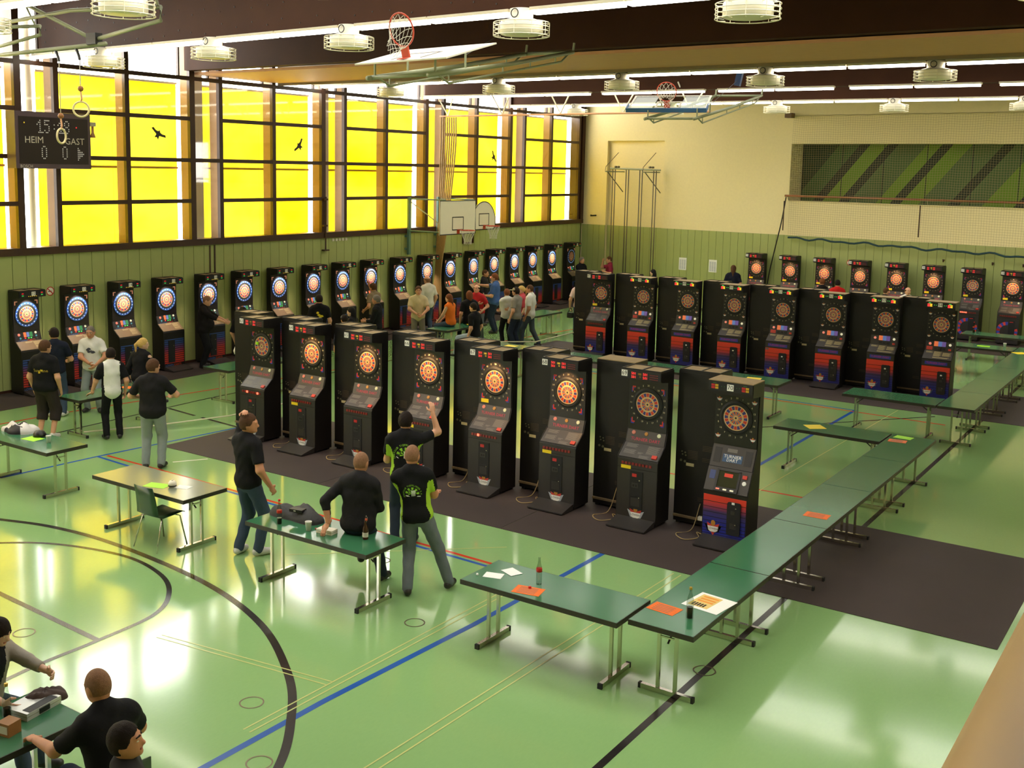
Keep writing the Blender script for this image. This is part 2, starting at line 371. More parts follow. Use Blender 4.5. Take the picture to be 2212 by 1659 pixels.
# gallery room behind the opening with striped boards
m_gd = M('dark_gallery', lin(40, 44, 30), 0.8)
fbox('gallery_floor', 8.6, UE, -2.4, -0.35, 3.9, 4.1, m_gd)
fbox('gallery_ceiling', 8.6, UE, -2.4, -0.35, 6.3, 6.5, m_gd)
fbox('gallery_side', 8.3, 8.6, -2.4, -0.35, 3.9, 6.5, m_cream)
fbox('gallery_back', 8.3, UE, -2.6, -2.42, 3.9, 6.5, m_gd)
def stripe_mat():
    m = bpy.data.materials.new('green_stripes_and_shade'); m.use_nodes = True; nt = m.node_tree; N = nt.nodes; L = nt.links
    b = N['Principled BSDF']; b.inputs['Roughness'].default_value = 0.6
    tc = N.new('ShaderNodeTexCoord'); sp = N.new('ShaderNodeSeparateXYZ'); L.new(tc.outputs['Object'], sp.inputs[0])
    ml = N.new('ShaderNodeMath'); ml.operation = 'MULTIPLY_ADD'; ml.inputs[1].default_value = -0.80; L.new(sp.outputs['Z'], ml.inputs[0]); L.new(sp.outputs['X'], ml.inputs[2])
    mr = N.new('ShaderNodeMapRange'); mr.inputs[1].default_value = 3.0; mr.inputs[2].default_value = 18.0; L.new(ml.outputs[0], mr.inputs[0])
    cr = N.new('ShaderNodeValToRGB'); cr.color_ramp.interpolation = 'CONSTANT'; el = cr.color_ramp.elements
    C_ = dict(D=lin(16, 48, 16), M=lin(54, 90, 38), K=lin(24, 38, 17), B=lin(102, 138, 22), G=lin(72, 98, 52))  # D paints the shade at the gallery's left end into the stripes
    seq = [('D', 0.0), ('M', 2.0), ('K', 2.75), ('B', 3.05), ('K', 3.65), ('G', 4.0), ('B', 4.95), ('K', 5.4), ('B', 5.75), ('G', 6.35), ('K', 7.3), ('G', 7.65), ('B', 8.35), ('K', 9.3), ('B', 9.7), ('G', 10.4), ('K', 11.2), ('B', 11.6), ('M', 12.4), ('K', 13.2), ('G', 13.6)]
    for i, (c, t) in enumerate(seq):
        e_ = el[0] if i == 0 else el.new(t/15.0)
        e_.position = t/15.0; e_.color = C_[c] + (1,)
    L.new(mr.outputs[0], cr.inputs[0]); L.new(cr.outputs[0], b.inputs['Base Color'])
    return m
m_str = stripe_mat()
for i in range(9):
    u0 = 8.62+i*1.42
    MB().bx(u0+0.012, u0+1.408, 1.0, 1.03, 4.1, 6.3).build('striped_board', m_str, wf).matrix_world = FW
for i in range(9): fbox('board_joint', 8.62+i*1.42-0.015, 8.62+i*1.42+0.015, -1.1, -1.0, 4.1, 6.3, m_black)
# gallery handrail
hr = thing('handrail', 'long brown wooden handrail along the gallery opening', 'handrail')
MB().tube([fw(8.5, 0.1, 4.30), fw(UE, 0.1, 4.30)], 0.035, 10).build('rail', M('red_brown_wood', lin(140, 82, 48), 0.35, var=0.15), hr, True)
for u in (8.6, 11.0, 13.3, 15.6, 17.9, 20): MB().tube([fw(u, 0.1, 4.30), fw(u, 0.0, 4.14)], 0.012, 6).build('bracket', m_steel, hr)
# safety net in front of the gallery
net = thing('safety_net', 'fine beige ball net hanging before the gallery opening', 'net')
nb = MB(); m_net = M('beige_cord', lin(178, 160, 115), 0.8)
u0, u1 = 8.72, 20.5; nu = 150; nz = 56
def netp(i, j):
    u = u0+(u1-u0)*i/nu; t = j/nz
    top = 7.02 - 0.05*abs(math.sin(i*0.39)); bot = 2.86-0.30*(i/nu)
    return fw(u, 0.22+0.05*math.sin(u*2.1+t*5), top+(bot-top)*t)
for i in range(nu+1):
    P = [netp(i, j) for j in range(0, nz+1, 7)]
    for a, b in zip(P[:-1], P[1:]): nb.add([a, a+Vector((0.005, 0, 0)), b+Vector((0.005, 0, 0)), b], [(0, 1, 2, 3)])
for j in range(nz+1):
    P = [netp(i, j) for i in range(0, nu+1, 5)]
    for a, b in zip(P[:-1], P[1:]): nb.add([a, a+Vector((0, 0, 0.005)), b+Vector((0, 0, 0.005)), b], [(0, 1, 2, 3)])
tag(nb.build('mesh', m_net, net), kind='stuff')
MB().tube([netp(i, 0)+Vector((0, 0, 0.06*abs(math.sin(i*0.39)))) for i in range(0, nu+1)], 0.012, 5).build('top_cord', m_net, net)
MB().tube([netp(i, nz)+Vector((0, 0, 0.05*math.sin(i*0.5)*math.sin(i*0.13))) for i in range(0, nu+1, 2)], 0.032, 6).build('bottom_rope', M('dark_blue_rope', lin(30, 62, 70), 0.8, var=0.3), net)
tag(net.children[-1], 'thick dark blue bottom rope')
MB().bx(8.42, 8.66, -0.3, -0.02, 6.96, 7.12).xf(FW).build('bracket', M('rust_steel', lin(110, 85, 60), 0.6), net)
for u in (8.55, 13.15): MB().tube([fw(u, 0.25, 4.12), fw(u, 0.25, 3.1)], 0.02, 6).build('weight_bar', m_brown, net)
# ---------------------------------------------------------------- rest of the shell
wr = tag(MB().bx(X1, X1+0.3, Y0, 2.5, 0, 9).build('wall_right', m_cream), kind='structure')
wb = tag(MB().bx(-0.3, X1, Y0-0.3, Y0, 0, 9).build('wall_back', m_cream), kind='structure')
tag(MB().bx(UE*math.cos(FA)-0.3, X1, -2.0, -1.6, 0, 9).build('wall_far_end', m_cream), kind='structure')
# ceiling with rooflight openings between beams
ce = struct('ceiling')
RLX = [(3.7+i*2.95, 3.7+i*2.95+2.3) for i in range(7)]
RLY = [(-31.8, -29.3), (-27.3, -24.9), (-13.1, -11.3), (-8.2, -5.7)]
ys = [Y0] + [v for r in RLY for v in r] + [2.5]
for i in range(0, len(ys), 2): MB().bx(-0.4, X1+0.3, ys[i], ys[i+1], 8.4, 8.7).build('roof_deck', m_ceil, ce)
for (ya, yb) in RLY:
    xs = [-0.4] + [v for r in RLX for v in r] + [X1+0.3]
    for i in range(0, len(xs), 2): MB().bx(xs[i], xs[i+1], ya, yb, 8.4, 8.7).build('roof_deck', m_ceil, ce)
    for (xa, xb) in RLX:
        MB().bx(xa, xb, ya, yb, 8.43, 8.45).build('rooflight_pane', m_roofglow, ce)
# roof beams across the hall
def beamline(y0, k): return lambda x: y0+k*x
BEAMS = [(-33.6, -0.07), (-28.35, -0.03), (-23.75, -0.055), (-14.9, 0.0), (-10.2, 0.05), (-5.25, 0.055)]
def obox(x0, x1, f, d0, d1, z0, z1):     # box following the line y=f(x)
    b = MB()
    vs = [(x, f(x)+d, z) for z in (z0, z1) for d in (d0, d1) for x in (x0, x1)]
    return b.add(vs, [(0, 2, 3, 1), (4, 5, 7, 6), (0, 1, 5, 4), (2, 6, 7, 3), (0, 4, 6, 2), (1, 3, 7, 5)])
m_bolt = M('bolt_head', lin(40, 28, 22), 0.5)
for bi, (y0, k) in enumerate(BEAMS):
    f = beamline(y0, k)
    b_ = struct('beam_%d' % (bi+1))
    obox(0.0, X1, f, -0.02, 0.28, 7.28, 8.4).build('beam_body', m_brown2, b_)
    if bi < 4:
        bb_ = MB(); nx = int(X1/0.42)
        for i in range(nx):
            for j in range(3):
                x = 0.3+i*0.42+rnd.uniform(-0.05, 0.05); z = 7.45+j*0.36+rnd.uniform(-0.08, 0.08)
                bb_.bx(x-0.012, x+0.012, f(x)-0.028, f(x)-0.02, z-0.012, z+0.012)
        tag(bb_.build('bolt_pattern', m_bolt, b_), kind='stuff')
f = beamline(-19.55, 0.0)
b_ = struct('beam_7')
obox(0.0, X1, f, -0.25, 0.05, 7.28, 8.4).build('beam_body', m_brown2, b_)
obox(0.0, X1, f, 0.05, 2.95, 7.20, 7.26).build('box_underside', m_tan, b_)
obox(0.0, X1, f, 2.9, 3.0, 7.14, 8.4).build('box_edge', M('olive_edge', lin(120, 105, 75), 0.6), b_)
# ---------------------------------------------------------------- fluorescent strip rows and drum lamps
rows = [((-28.45, -0.03), 'nearest ceiling row', True), ((-23.88, -0.055), 'row before the wide box', True), ((-15.02, 0.0), 'row behind the wide box', True), ((-10.35, 0.05), 'second row from the far wall', False), ((-5.4, 0.055), 'row nearest the far wall', True)]
m_house = M('strip_housing', lin(205, 195, 170), 0.5)
NTH = ['first', 'second', 'third', 'fourth', 'fifth', 'sixth', 'seventh', 'eighth', 'ninth', 'tenth', 'eleventh', 'twelfth', 'thirteenth', 'fourteenth', 'fifteenth', 'sixteenth', 'seventeenth', 'eighteenth', 'nineteenth']
def drum_lamp(label):
    t = thing('drum_lamp', label, 'lamp', group='caged drum lamps under the beams')
    MB().lathe([(0.0, 0.045), (0.17, 0.045), (0.165, -0.09), (0.2, -0.12)], 20).build('neck', m_white, t, True)
    MB().lathe([(0.2, -0.10), (0.30, -0.13), (0.31, -0.15), (0.31, -0.30), (0.29, -0.315), (0.0, -0.315)], 24).build('drum', m_white, t, True)
    MB().tube([(0.06*math.cos(a)+0.0, -0.185, -0.03+0.06*math.sin(a)) for a in [2*PI*i/14 for i in range(14)]], 0.008, 5, closed=True).build('hook', m_black, t)
    g = MB()
    for z in (-0.15, -0.21, -0.27, -0.33):
        g.tube([(0.40*math.cos(2*PI*i/26), 0.40*math.sin(2*PI*i/26), z) for i in range(26)], 0.007, 4, closed=True)
    tag(g.build('guard_ring', m_white, t), kind='stuff')
    g = MB()
    for i in range(10):
        a = 2*PI*i/10; c, s = math.cos(a), math.sin(a)
        g.tube([(0.3*c, 0.3*s, -0.15), (0.40*c, 0.40*s, -0.15), (0.40*c, 0.40*s, -0.33), (0.29*c, 0.29*s, -0.34)], 0.006, 4)
    tag(g.build('guard_stay', m_white, t), kind='stuff')
    return t
dl0 = None
for ri, ((y0, k), rn, lamps) in enumerate(rows):
    f = beamline(y0, k)
    lx = [2.65+3.45*i for i in range(7)]
    n = 0
    for i in range(-1, 6):
        a, c = 2.65+3.45*i+0.19, 2.65+3.45*(i+1)-0.19
        h = (a+c)/2
        for x0, x1 in ((a, h-0.015), (h+0.015, c)):
            if x0 < 0.05: x0 = 0.08
            if x1-x0 < 0.3: continue
            t = thing('strip_light', '%s fluorescent strip light from the windows in the %s' % (NTH[n], rn), 'strip light', group='strip lights, '+rn)
            n += 1
            obox(x0, x1, f, -0.09, 0.09, 7.235, 7.28).build('housing', m_house, t)
            obox(x0+0.03, x1-0.03, f, -0.08, 0.08, 7.185, 7.235).build('diffuser', m_glow, t)
    if lamps:
        for i, x in enumerate(lx[:6]):
            if dl0 is None: dl0 = o = drum_lamp('x')
            else: o = copy_tree(dl0)
            o.location = (x, f(x), 7.23)
            o['label'] = 'white caged drum lamp, %s from the windows in the %s' % (NTH[i], ['nearest row', 'row before the wide box', 'row behind the wide box', '', 'row by the far wall'][ri])
# ---------------------------------------------------------------- dart machines
PC = {}
def part(key, name, mats, parent, fn, smooth=False):
    if key not in PC:
        b = MB(); fn(b); PC[key] = b.mesh(name, mats, smooth)
    o = link(name, PC[key], parent)
    if name in STUFFY: o['kind'] = 'stuff'
    return o
STUFFY = {'foot', 'digit', 'vent_slot', 'socket', 'score_number', 'corner_mark', 'corner_logo', 'emblem', 'rules_print', 'edge_trim', 'select_button', 'game_panel', 'stripe', 'coin_return', 'lettering', 'speaker_grille', 'board_print', 'corner_bracket', 'logo', 'number_ring', 'end_cap', 'number'}
k_body = M('machine_black', lin(27, 23, 22), 0.45, spec=0.35, var=0.18, scale=4)
k_char = M('machine_charcoal', lin(44, 40, 39), 0.45, var=0.12)
k_grey = M('console_grey', lin(66, 60, 57), 0.42, var=0.1)
k_panel = M('board_panel_black', lin(30, 26, 28), 0.3, var=0.1)
k_top = M('dusty_top_board', lin(150, 128, 92), 0.8, var=0.25, scale=9)
k_red = M('segment_red', lin(196, 52, 34), 0.5, var=0.05)
k_blue = M('segment_blue', lin(52, 48, 120), 0.5, var=0.05)
k_cream = M('segment_cream', lin(205, 172, 122), 0.5, var=0.03)
k_led = M('led_red', (0.5, 0.02, 0.02), 0.4, emit=1.4, ec=(1, 0.03, 0.03), var=0)
k_ledoff = M('led_red_dim', lin(120, 20, 22), 0.4, emit=0.15, ec=(1, 0.03, 0.03), var=0)
k_ledy = M('led_amber', (0.5, 0.35, 0.02), 0.4, emit=0.8, ec=(1, 0.62, 0.03), var=0)
k_ledyoff = M('led_amber_dim', lin(190, 150, 30), 0.4, var=0)
k_ledg = M('led_green', (0.05, 0.4, 0.05), 0.4, emit=1.0, ec=(0.1, 1, 0.15), var=0)
k_ink = M('black_print', lin(20, 20, 22), 0.6, var=0)
k_num = M('cream_print', lin(225, 210, 175), 0.5, var=0)
k_txtred = M('red_print', lin(190, 40, 70), 0.5, var=0)
k_txtgrey = M('grey_print', lin(112, 106, 100), 0.5, var=0.1)
k_lred = M('lower_red', lin(224, 62, 40), 0.4, var=0.04)
k_logr = M('logo_red', lin(196, 60, 50), 0.5, var=0)
k_logs = M('logo_silver', lin(170, 175, 185), 0.4, var=0)
k_gold = M('logo_gold', lin(180, 125, 45), 0.4, var=0.1)
k_ringb = M('blue_ring', lin(42, 82, 165), 0.3, var=0.1)
k_star = M('ring_star', lin(180, 205, 245), 0.3, emit=0.5, ec=(0.6, 0.75, 1), var=0)
k_brk = M('salmon_bracket', lin(225, 140, 105), 0.4, emit=0.25, ec=(0.9, 0.4, 0.25), var=0)
k_label = M('cream_label', lin(200, 185, 140), 0.6, var=0.1)
k_screen = M('dark_glass_screen', lin(60, 60, 42), 0.12, var=0.1)
k_wht = M('white_tag', lin(238, 236, 230), 0.55, var=0.01)
k_btn = M('lit_button_cream', lin(220, 215, 180), 0.4, emit=0.35, ec=(1, 0.95, 0.7), var=0)
k_btnr = M('lit_button_red', lin(225, 110, 90), 0.4, emit=0.35, ec=(1, 0.35, 0.25), var=0)
k_barr = M('bar_orange', lin(235, 100, 55), 0.4, emit=0.25, ec=(1, 0.3, 0.1), var=0)
k_barb = M('bar_blue', lin(95, 125, 190), 0.4, emit=0.15, ec=(0.2, 0.35, 1), var=0)
k_barp = M('bar_purple', lin(110, 85, 165), 0.4, emit=0.1, ec=(0.4, 0.25, 1), var=0)
k_barg = M('bar_green', lin(50, 120, 70), 0.4, emit=0.1, ec=(0.1, 0.8, 0.3), var=0)
def grad_mat(name, stops):
    m = bpy.data.materials.new(name); m.use_nodes = True; nt = m.node_tree; N = nt.nodes; L = nt.links
    b = N['Principled BSDF']; b.inputs['Roughness'].default_value = 0.38
    tc = N.new('ShaderNodeTexCoord'); sp = N.new('ShaderNodeSeparateXYZ'); L.new(tc.outputs['Object'], sp.inputs[0])
    mr = N.new('ShaderNodeMapRange'); mr.inputs[1].default_value = 0.05; mr.inputs[2].default_value = 0.85; L.new(sp.outputs['Z'], mr.inputs[0])
    cr = N.new('ShaderNodeValToRGB'); el = cr.color_ramp.elements
    for i, (p, c) in enumerate(stops):
        e_ = el[i] if i < 2 else el.new(p)
        e_.position = p; e_.color = tuple(c)+(1,)
    L.new(mr.outputs[0], cr.inputs[0]); L.new(cr.outputs[0], b.inputs['Base Color']); return m
k_gradB = grad_mat('red_to_blue_print', [(0.0, lin(34, 40, 150)), (1.0, lin(230, 64, 40)), (0.30, lin(36, 42, 140)), (0.48, lin(62, 48, 96)), (0.66, lin(215, 58, 42))])
k_gradD = grad_mat('blue_to_red_print', [(0.0, lin(205, 52, 40)), (1.0, lin(40, 80, 150)), (0.42, lin(205, 52, 42)), (0.62, lin(110, 50, 110)), (0.74, lin(44, 74, 150))])
MW = 0.3175
FRONT = -0.375
def body_fn(b):
    b.ext([(0.04, 0.03), (0.04, 2.235), (-0.36, 2.235), (-0.365, 2.10), (-0.095, 2.06), (-0.095, 1.33), (-0.16, 1.13), (-0.365, 0.96), (FRONT, 0.93), (FRONT, 0.03)], -MW, MW)
def bodyB_fn(b):
    b.ext([(0.04, 0.03), (0.04, 2.235), (-0.36, 2.235), (-0.365, 2.08), (-0.095, 2.05), (-0.095, 1.33), (-0.14, 1.10), (-0.365, 0.94), (FRONT, 0.78), (FRONT, 0.03)], -MW, MW)
def bodyS_fn(b):
    b.ext([(0.04, 0.03), (0.04, 2.235), (-0.36, 2.235), (-0.365, 2.06), (-0.095, 2.04), (-0.095, 1.30), (-0.22, 1.02), (-0.372, 0.72), (FRONT, 0.66), (FRONT, 0.03)], -MW, MW)
def top_fn(b):
    for x in (-0.305, 0.29): b.bx(x, x+0.015, -0.355, 0.035, 2.235, 2.252)
    for y in (-0.36, 0.025): b.bx(-0.305, 0.305, y, y+0.015, 2.235, 2.252)
    b.bx(-0.01, 0.01, -0.355, 0.035, 2.235, 2.25)
    b.bx(-0.288, -0.012, -0.343, 0.023, 2.235, 2.240, 1); b.bx(0.012, 0.288, -0.343, 0.023, 2.235, 2.240, 1)
def topflat_fn(b): b.bx(-MW, MW, -0.36, 0.04, 2.235, 2.247)
def feet_fn(b):
    for x in (-0.28, 0.22):
        for y in (-0.34, -0.03): b.bx(x, x+0.06, y, y+0.06, 0.0, 0.03)
def step_fn(b):
    b.ext([(FRONT, 0.10), (FRONT, 0.012), (-0.70, 0.012), (-0.70, 0.03)], -0.30, 0.30)
BM = T3((0, -0.100, 1.708))
def bpanel_fn(b): b.bx(-0.305, 0.305, -0.012, 0.012, -0.39, 0.365)
def sect(b, r0, r1, a0, a1, y, mi, n=2):
    vs = []
    for i in range(n+1):
        a = a0+(a1-a0)*i/n
        vs += [(r0*math.sin(a), y, r0*math.cos(a)), (r1*math.sin(a), y, r1*math.cos(a))]
    b.add(vs, [(2*i, 2*i+1, 2*i+3, 2*i+2) for i in range(n)], mi)
def board_fn(b):
    b.lathe([(0.235, 0.0), (0.235, 0.012), (0.205, 0.02), (0.2, 0.014), (0.0, 0.014)], 40, mi=3, M4=RX(PI/2)@T3((0, 0, 0.012)))
    R = 0.176
    for i in range(20):
        a0 = (i-0.5)*PI/10; a1 = a0+PI/10; c = i % 2; y = -0.0265
        sect(b, 0.032, R*0.52, a0, a1, y, c); sect(b, R*0.52, R*0.60, a0, a1, y, 2); sect(b, R*0.60, R*0.92, a0, a1, y, c); sect(b, R*0.92, R, a0, a1, y, 2)
        y = -0.0285; w_ = 0.0032
        for r0, r1 in ((0.03, R),):
            s_, c_ = math.sin(a0), math.cos(a0)
            b.add([(r0*s_-w_*c_, y, r0*c_+w_*s_), (r0*s_+w_*c_, y, r0*c_-w_*s_), (r1*s_+w_*c_, y, r1*c_-w_*s_), (r1*s_-w_*c_, y, r1*c_+w_*s_)], [(0, 1, 2, 3)], 2)
    for r in (0.52, 0.62):
        for i in range(20): sect(b, R*r-0.004, R*r+0.004, i*PI/10, (i+1)*PI/10, -0.0287, 2)
    for i in range(10): sect(b, 0.014, 0.034, i*PI/5, (i+1)*PI/5, -0.029, 2); sect(b, 0.0, 0.014, i*PI/5, (i+1)*PI/5, -0.029, 3)
NUMS = [20, 1, 18, 4, 13, 6, 10, 15, 2, 17, 3, 19, 7, 16, 8, 11, 14, 9, 12, 5]
def nums_fn(b):
    for i, n in enumerate(NUMS):
        a = i*PI/10; r = 0.262
        b.text(str(n), 0.036, T3((r*1.02*math.sin(a), -0.0145, r*1.04*math.cos(a))))
def corner_fn(kind):
    def fn(b):
        for sx in (-1, 1):
            for sz in (-1, 1):
                x, z = sx*0.25, sz*0.255-0.02
                if kind == 'chev':
                    for o, mi in ((0.0, 0), (0.018, 1)):
                        xx, zz = x+sx*o*0.7, z-o
                        b.bx(min(xx, xx-sx*0.05), max(xx, xx-sx*0.05), -0.0145-0.001*(1-mi), -0.013, zz-0.011, zz+0.011, mi)
                        b.bx(min(xx, xx-sx*0.018), max(xx, xx-sx*0.018), -0.0145-0.001*(1-mi), -0.013, min(zz, zz-sz*0.06), max(zz, zz-sz*0.06), mi)
                elif kind == 'logo':
                    logo_geo(b, T3((x, -0.0145, z+0.0)) @ Matrix.Scale(0.30, 4))
    return fn
def logo_geo(b, M4):
    def P(pts, y, mi): b.add([tuple(M4 @ Vector((x, y, z))) for x, z in pts], [tuple(range(len(pts)))], mi)
    P([(-0.14, 0.06), (-0.06, 0.03), (0.06, 0.03), (0.14, 0.06), (0.09, -0.05), (0, -0.09), (-0.09, -0.05)], 0, 1)
    P([(-0.10, 0.075), (-0.03, 0.05), (0.03, 0.05), (0.10, 0.075), (0.08, 0.02), (-0.08, 0.02)], -0.003, 0)
    P([(-0.03, -0.065), (0.03, -0.065), (0, -0.12)], -0.003, 0)
    P([(-0.085, 0.025), (0.085, 0.025), (0.075, -0.035), (0.04, -0.06), (-0.04, -0.06), (-0.075, -0.035)], -0.005, 2)
    P([(0.035*math.cos(a), 0.075+0.045*math.sin(a)) for a in [2*PI*i/10 for i in range(10)]], -0.006, 3)
    b.text('LÖWEN', 0.042, M4 @ T3((0, -0.008, -0.012)), 4)
LOGO_M = [k_logr, k_logs, k_wht, k_gold, k_ink]
def logo_fn(x, z, s):
    return lambda b: logo_geo(b, T3((x, FRONT-0.004, z)) @ Matrix.Scale(s, 4))
def plate(b, x0, x1, z0, z1, y, mi=0, t=0.006): b.bx(x0, x1, y-t, y, z0, z1, mi)
def marq_fn(b): b.bx(-0.31, 0.31, -0.374, -0.362, 2.105, 2.23)
def ledA_fn(b):
    for x in (-0.11, 0.07):
        for z in (2.185, 2.135): b.text('501', 0.052, T3((x, -0.3755, z)))
    b.text('180', 0.04, T3((-0.02, -0.3755, 2.182)), 1); b.text('12', 0.03, T3((-0.01, -0.3755, 2.145)), 1)
    for i in range(6):
        for j in range(3): b.bx(0.14+i*0.022, 0.152+i*0.022, -0.3755, -0.374, 2.125+j*0.03, 2.131+j*0.03, 2)
def ledB_fn(b):
    for x in (-0.27, 0.16):
        for z in (2.165, 2.13):
            b.bx(x, x+0.05, -0.3755, -0.374, z, z+0.028); b.bx(x+0.055, x+0.10, -0.3755, -0.374, z, z+0.028, 1)
        b.bx(x+0.02, x+0.07, -0.3755, -0.374, 2.205, 2.215, 3)
    for x in (-0.13, -0.09, 0.08, 0.12): b.bx(x, x+0.012, -0.3755, -0.374, 2.165, 2.175, 3)
# slanted console frames: matrices for faces
def face_m(y0, z0, y1, z1):              # lower edge (y0,z0) to upper edge (y1,z1); plane local xz, -y outward
    a = math.atan2(y1-y0, z1-z0)
    return T3((0, y0, z0)) @ RX(-a)
F_RIDGE = face_m(-0.16, 1.13, -0.095, 1.33); F_CONS = face_m(-0.365, 0.96, -0.16, 1.13)
F_CONSB = face_m(-0.365, 0.94, -0.14, 1.10); F_RIDGEB = face_m(-0.14, 1.10, -0.095, 1.33)
F_S1 = face_m(-0.22, 1.02, -0.095, 1.30); F_S2 = face_m(-0.372, 0.72, -0.22, 1.02)
def on_face(F, fn):
    def g(b):
        c = MB(); fn(c); c.xf(F); b.add(c.v, c.f); b.mi[-len(c.f):] = c.mi
    return g
def disc(b, x, z, r, y, mi=0, n=12):
    b.lathe([(r, 0), (r, 0.006), (r*0.8, 0.009), (0, 0.009)], n, mi=mi, M4=T3((x, y, z)) @ RX(PI/2))
def edge_fn(b):
    for x in (-MW-0.004, MW-0.008):
        b.tube([(x+0.006, -0.365, 0.97), (x+0.006, -0.16, 1.14)], 0.008, 6)
def coin_fn(b):
    b.bx(-0.105, 0.095, FRONT-0.012, FRONT, 0.23, 0.78)
def coin_det(b):
    b.bx(-0.07, 0.0, FRONT-0.016, FRONT-0.012, 0.70, 0.745, 0)
    b.bx(-0.075, 0.03, FRONT-0.016, FRONT-0.012, 0.54, 0.61, 1); b.bx(-0.055, -0.03, FRONT-0.018, FRONT-0.016, 0.56, 0.59, 2); b.bx(-0.015, 0.01, FRONT-0.018, FRONT-0.016, 0.56, 0.59, 2)
    b.bx(-0.08, 0.06, FRONT-0.014, FRONT-0.012, 0.42, 0.423, 1); b.bx(-0.08, 0.06, FRONT-0.014, FRONT-0.012, 0.27, 0.39, 1)
def lock_fn(b): b.lathe([(0.011, 0), (0.011, 0.008), (0.0, 0.01)], 10, M4=T3((0, 0, 0)) @ RX(PI/2))
def machine(style, num, lit, label, group, loc, rz, stickers=(), rear=False, litbtn=()):
    t = thing('dart_machine', label, 'dart machine', loc, rz, group)
    bk = {'A': body_fn, 'C': body_fn, 'D': body_fn, 'B': bodyB_fn, 'S': bodyS_fn, 'R': body_fn}[style]
    bkey = {'A': 'A', 'C': 'A', 'D': 'A', 'R': 'A'}.get(style, style)
    part('body'+bkey, 'cabinet', [k_body], t, bk)
    part('feet', 'foot', [m_rubber], t, feet_fn)
    if style in ('S', 'B') or (rear and num in (61,)): part('topflat', 'top_board', [k_top], t, topflat_fn)
    else: part('top', 'top_board', [k_body, k_top], t, top_fn)
    if rear:
        def back(b):
            b.bx(-0.29, 0.29, 0.04, 0.046, 0.16, 2.2)
        bp_ = part('backpanel', 'back_panel', [k_body], t, back)
        def vents(b):
            for z0, x0, n in ((1.18, -0.24, 4), (1.0, -0.24, 3), (0.42, -0.2, 3), (1.08, -0.02, 6)):
                for i in range(n): b.bx(x0, x0+0.15, 0.046, 0.048, z0-i*0.022, z0-i*0.022+0.006)
        part('backvent', 'vent_slot', [M('vent_brown', lin(74, 58, 40), 0.7)], bp_, vents)  # slot lines in one even brown, paler than the panel
        def socks(b):
            for x, z in ((0.22, 1.06), (0.17, 1.05), (0.21, 1.02), (0.16, 1.01)): b.lathe([(0.012, 0), (0.012, 0.006), (0, 0.007)], 8, M4=T3((x, 0.046, z)) @ RX(-PI/2))
            for x, z in ((0.23, 0.93), (0.17, 0.92)): b.lathe([(0.018, 0), (0.018, 0.008), (0, 0.008)], 10, M4=T3((x, 0.046, z)) @ RX(-PI/2))
        part('backsock', 'socket', [M('socket_metal', lin(120, 112, 90), 0.4, 0.6)], bp_, socks)
        part('backlabel', 'type_label', [k_label], bp_, lambda b: b.bx(0.03, 0.15, 0.046, 0.0475, 0.86, 0.905))
        part('backfoot', 'base_ledge', [M('worn_wood', lin(120, 100, 72), 0.7, var=0.3)], t, lambda b: b.bx(-0.31, 0.31, 0.04, 0.075, 0.1, 0.13))
    if style == 'R':
        part('marqR', 'score_display', [k_ink], t, marq_fn)
        o = link('dartboard', PC['board'], t) if 'board' in PC else part('board', 'dartboard', [k_red, k_blue, k_cream, k_ink], t, board_fn)
        o.matrix_basis = BM
        return t
    # marquee
    mq = part('marq', 'score_display', [k_ink], t, marq_fn)
    if style in ('A', 'C'): part('ledA%d' % lit, 'digit', [k_led, k_ledy, k_ledoff] if (lit or num == 69) else [k_led, k_ledyoff, k_ledoff], mq, ledA_fn)
    elif style == 'D':
        def ledD(b):
            for x in (-0.25, 0.2):
                b.text('501', 0.035, T3((x+0.02, -0.3755, 2.19)), 0); b.text('301', 0.035, T3((x+0.02, -0.3755, 2.145)), 1)
            for i in range(5): b.bx(-0.1+i*0.045, -0.085+i*0.045, -0.3755, -0.374, 2.12, 2.132, 2)
        part('ledD', 'digit', [k_led, k_ledg, k_ledy], mq, ledD)
    else: part('ledB%d' % lit, 'digit', [k_led, k_ledy, k_ink, k_ledg] if lit else [k_ledoff, k_ledyoff, k_ink, M('led_green_dim', lin(40, 90, 40), 0.5)], mq, ledB_fn)
    # number tag
    tx = -0.255 if style in ('A', 'C') else (0.0 if style != 'D' else 0.02)
    tz = 2.178 if style != 'S' else 2.165
    ts = 0.046
    tg = part('tag%.2f%.2f' % (tx, tz), 'number_tag', [k_wht], t, lambda b: b.bx(tx-ts, tx+ts, -0.379, -0.375, tz-ts*0.95, tz+ts*0.95))
    part('num%d%.2f' % (num, tx), 'number', [k_ink], tg, lambda b: b.text(str(num), 0.085, T3((tx, -0.3805, tz))))
    # board
    o = part('bpanel', 'board_panel', [k_panel], t, bpanel_fn); o.matrix_basis = BM
    d = part('board', 'dartboard', [k_red, k_blue, k_cream, k_ink], t, board_fn); d.matrix_basis = BM
    if style == 'D':
        def ring(b):
            for i in range(40): sect(b, 0.215, 0.27, i*PI/20, (i+1)*PI/20, -0.027, 0, 1)
            for i in range(20):
                a = (i+0.5)*PI/10; x, z = 0.243*math.sin(a), 0.243*math.cos(a)
                b.bx(x-0.009, x+0.009, -0.0295, -0.027, z-0.009, z+0.009, 1)
        r_ = part('ringD', 'number_ring', [k_ringb, k_star], t, ring); r_.matrix_basis = BM
        def brk(b):
            for sx in (-1, 1):
                x, z = sx*0.275, 0.30
                b.bx(min(x, x-sx*0.07), max(x, x-sx*0.07), -0.016, -0.012, z-0.02, z); b.bx(min(x, x-sx*0.022), max(x, x-sx*0.022), -0.016, -0.012, z-0.085, z-0.02)
        r_ = part('brkD', 'corner_bracket', [k_brk], t, brk); r_.matrix_basis = BM
    else:
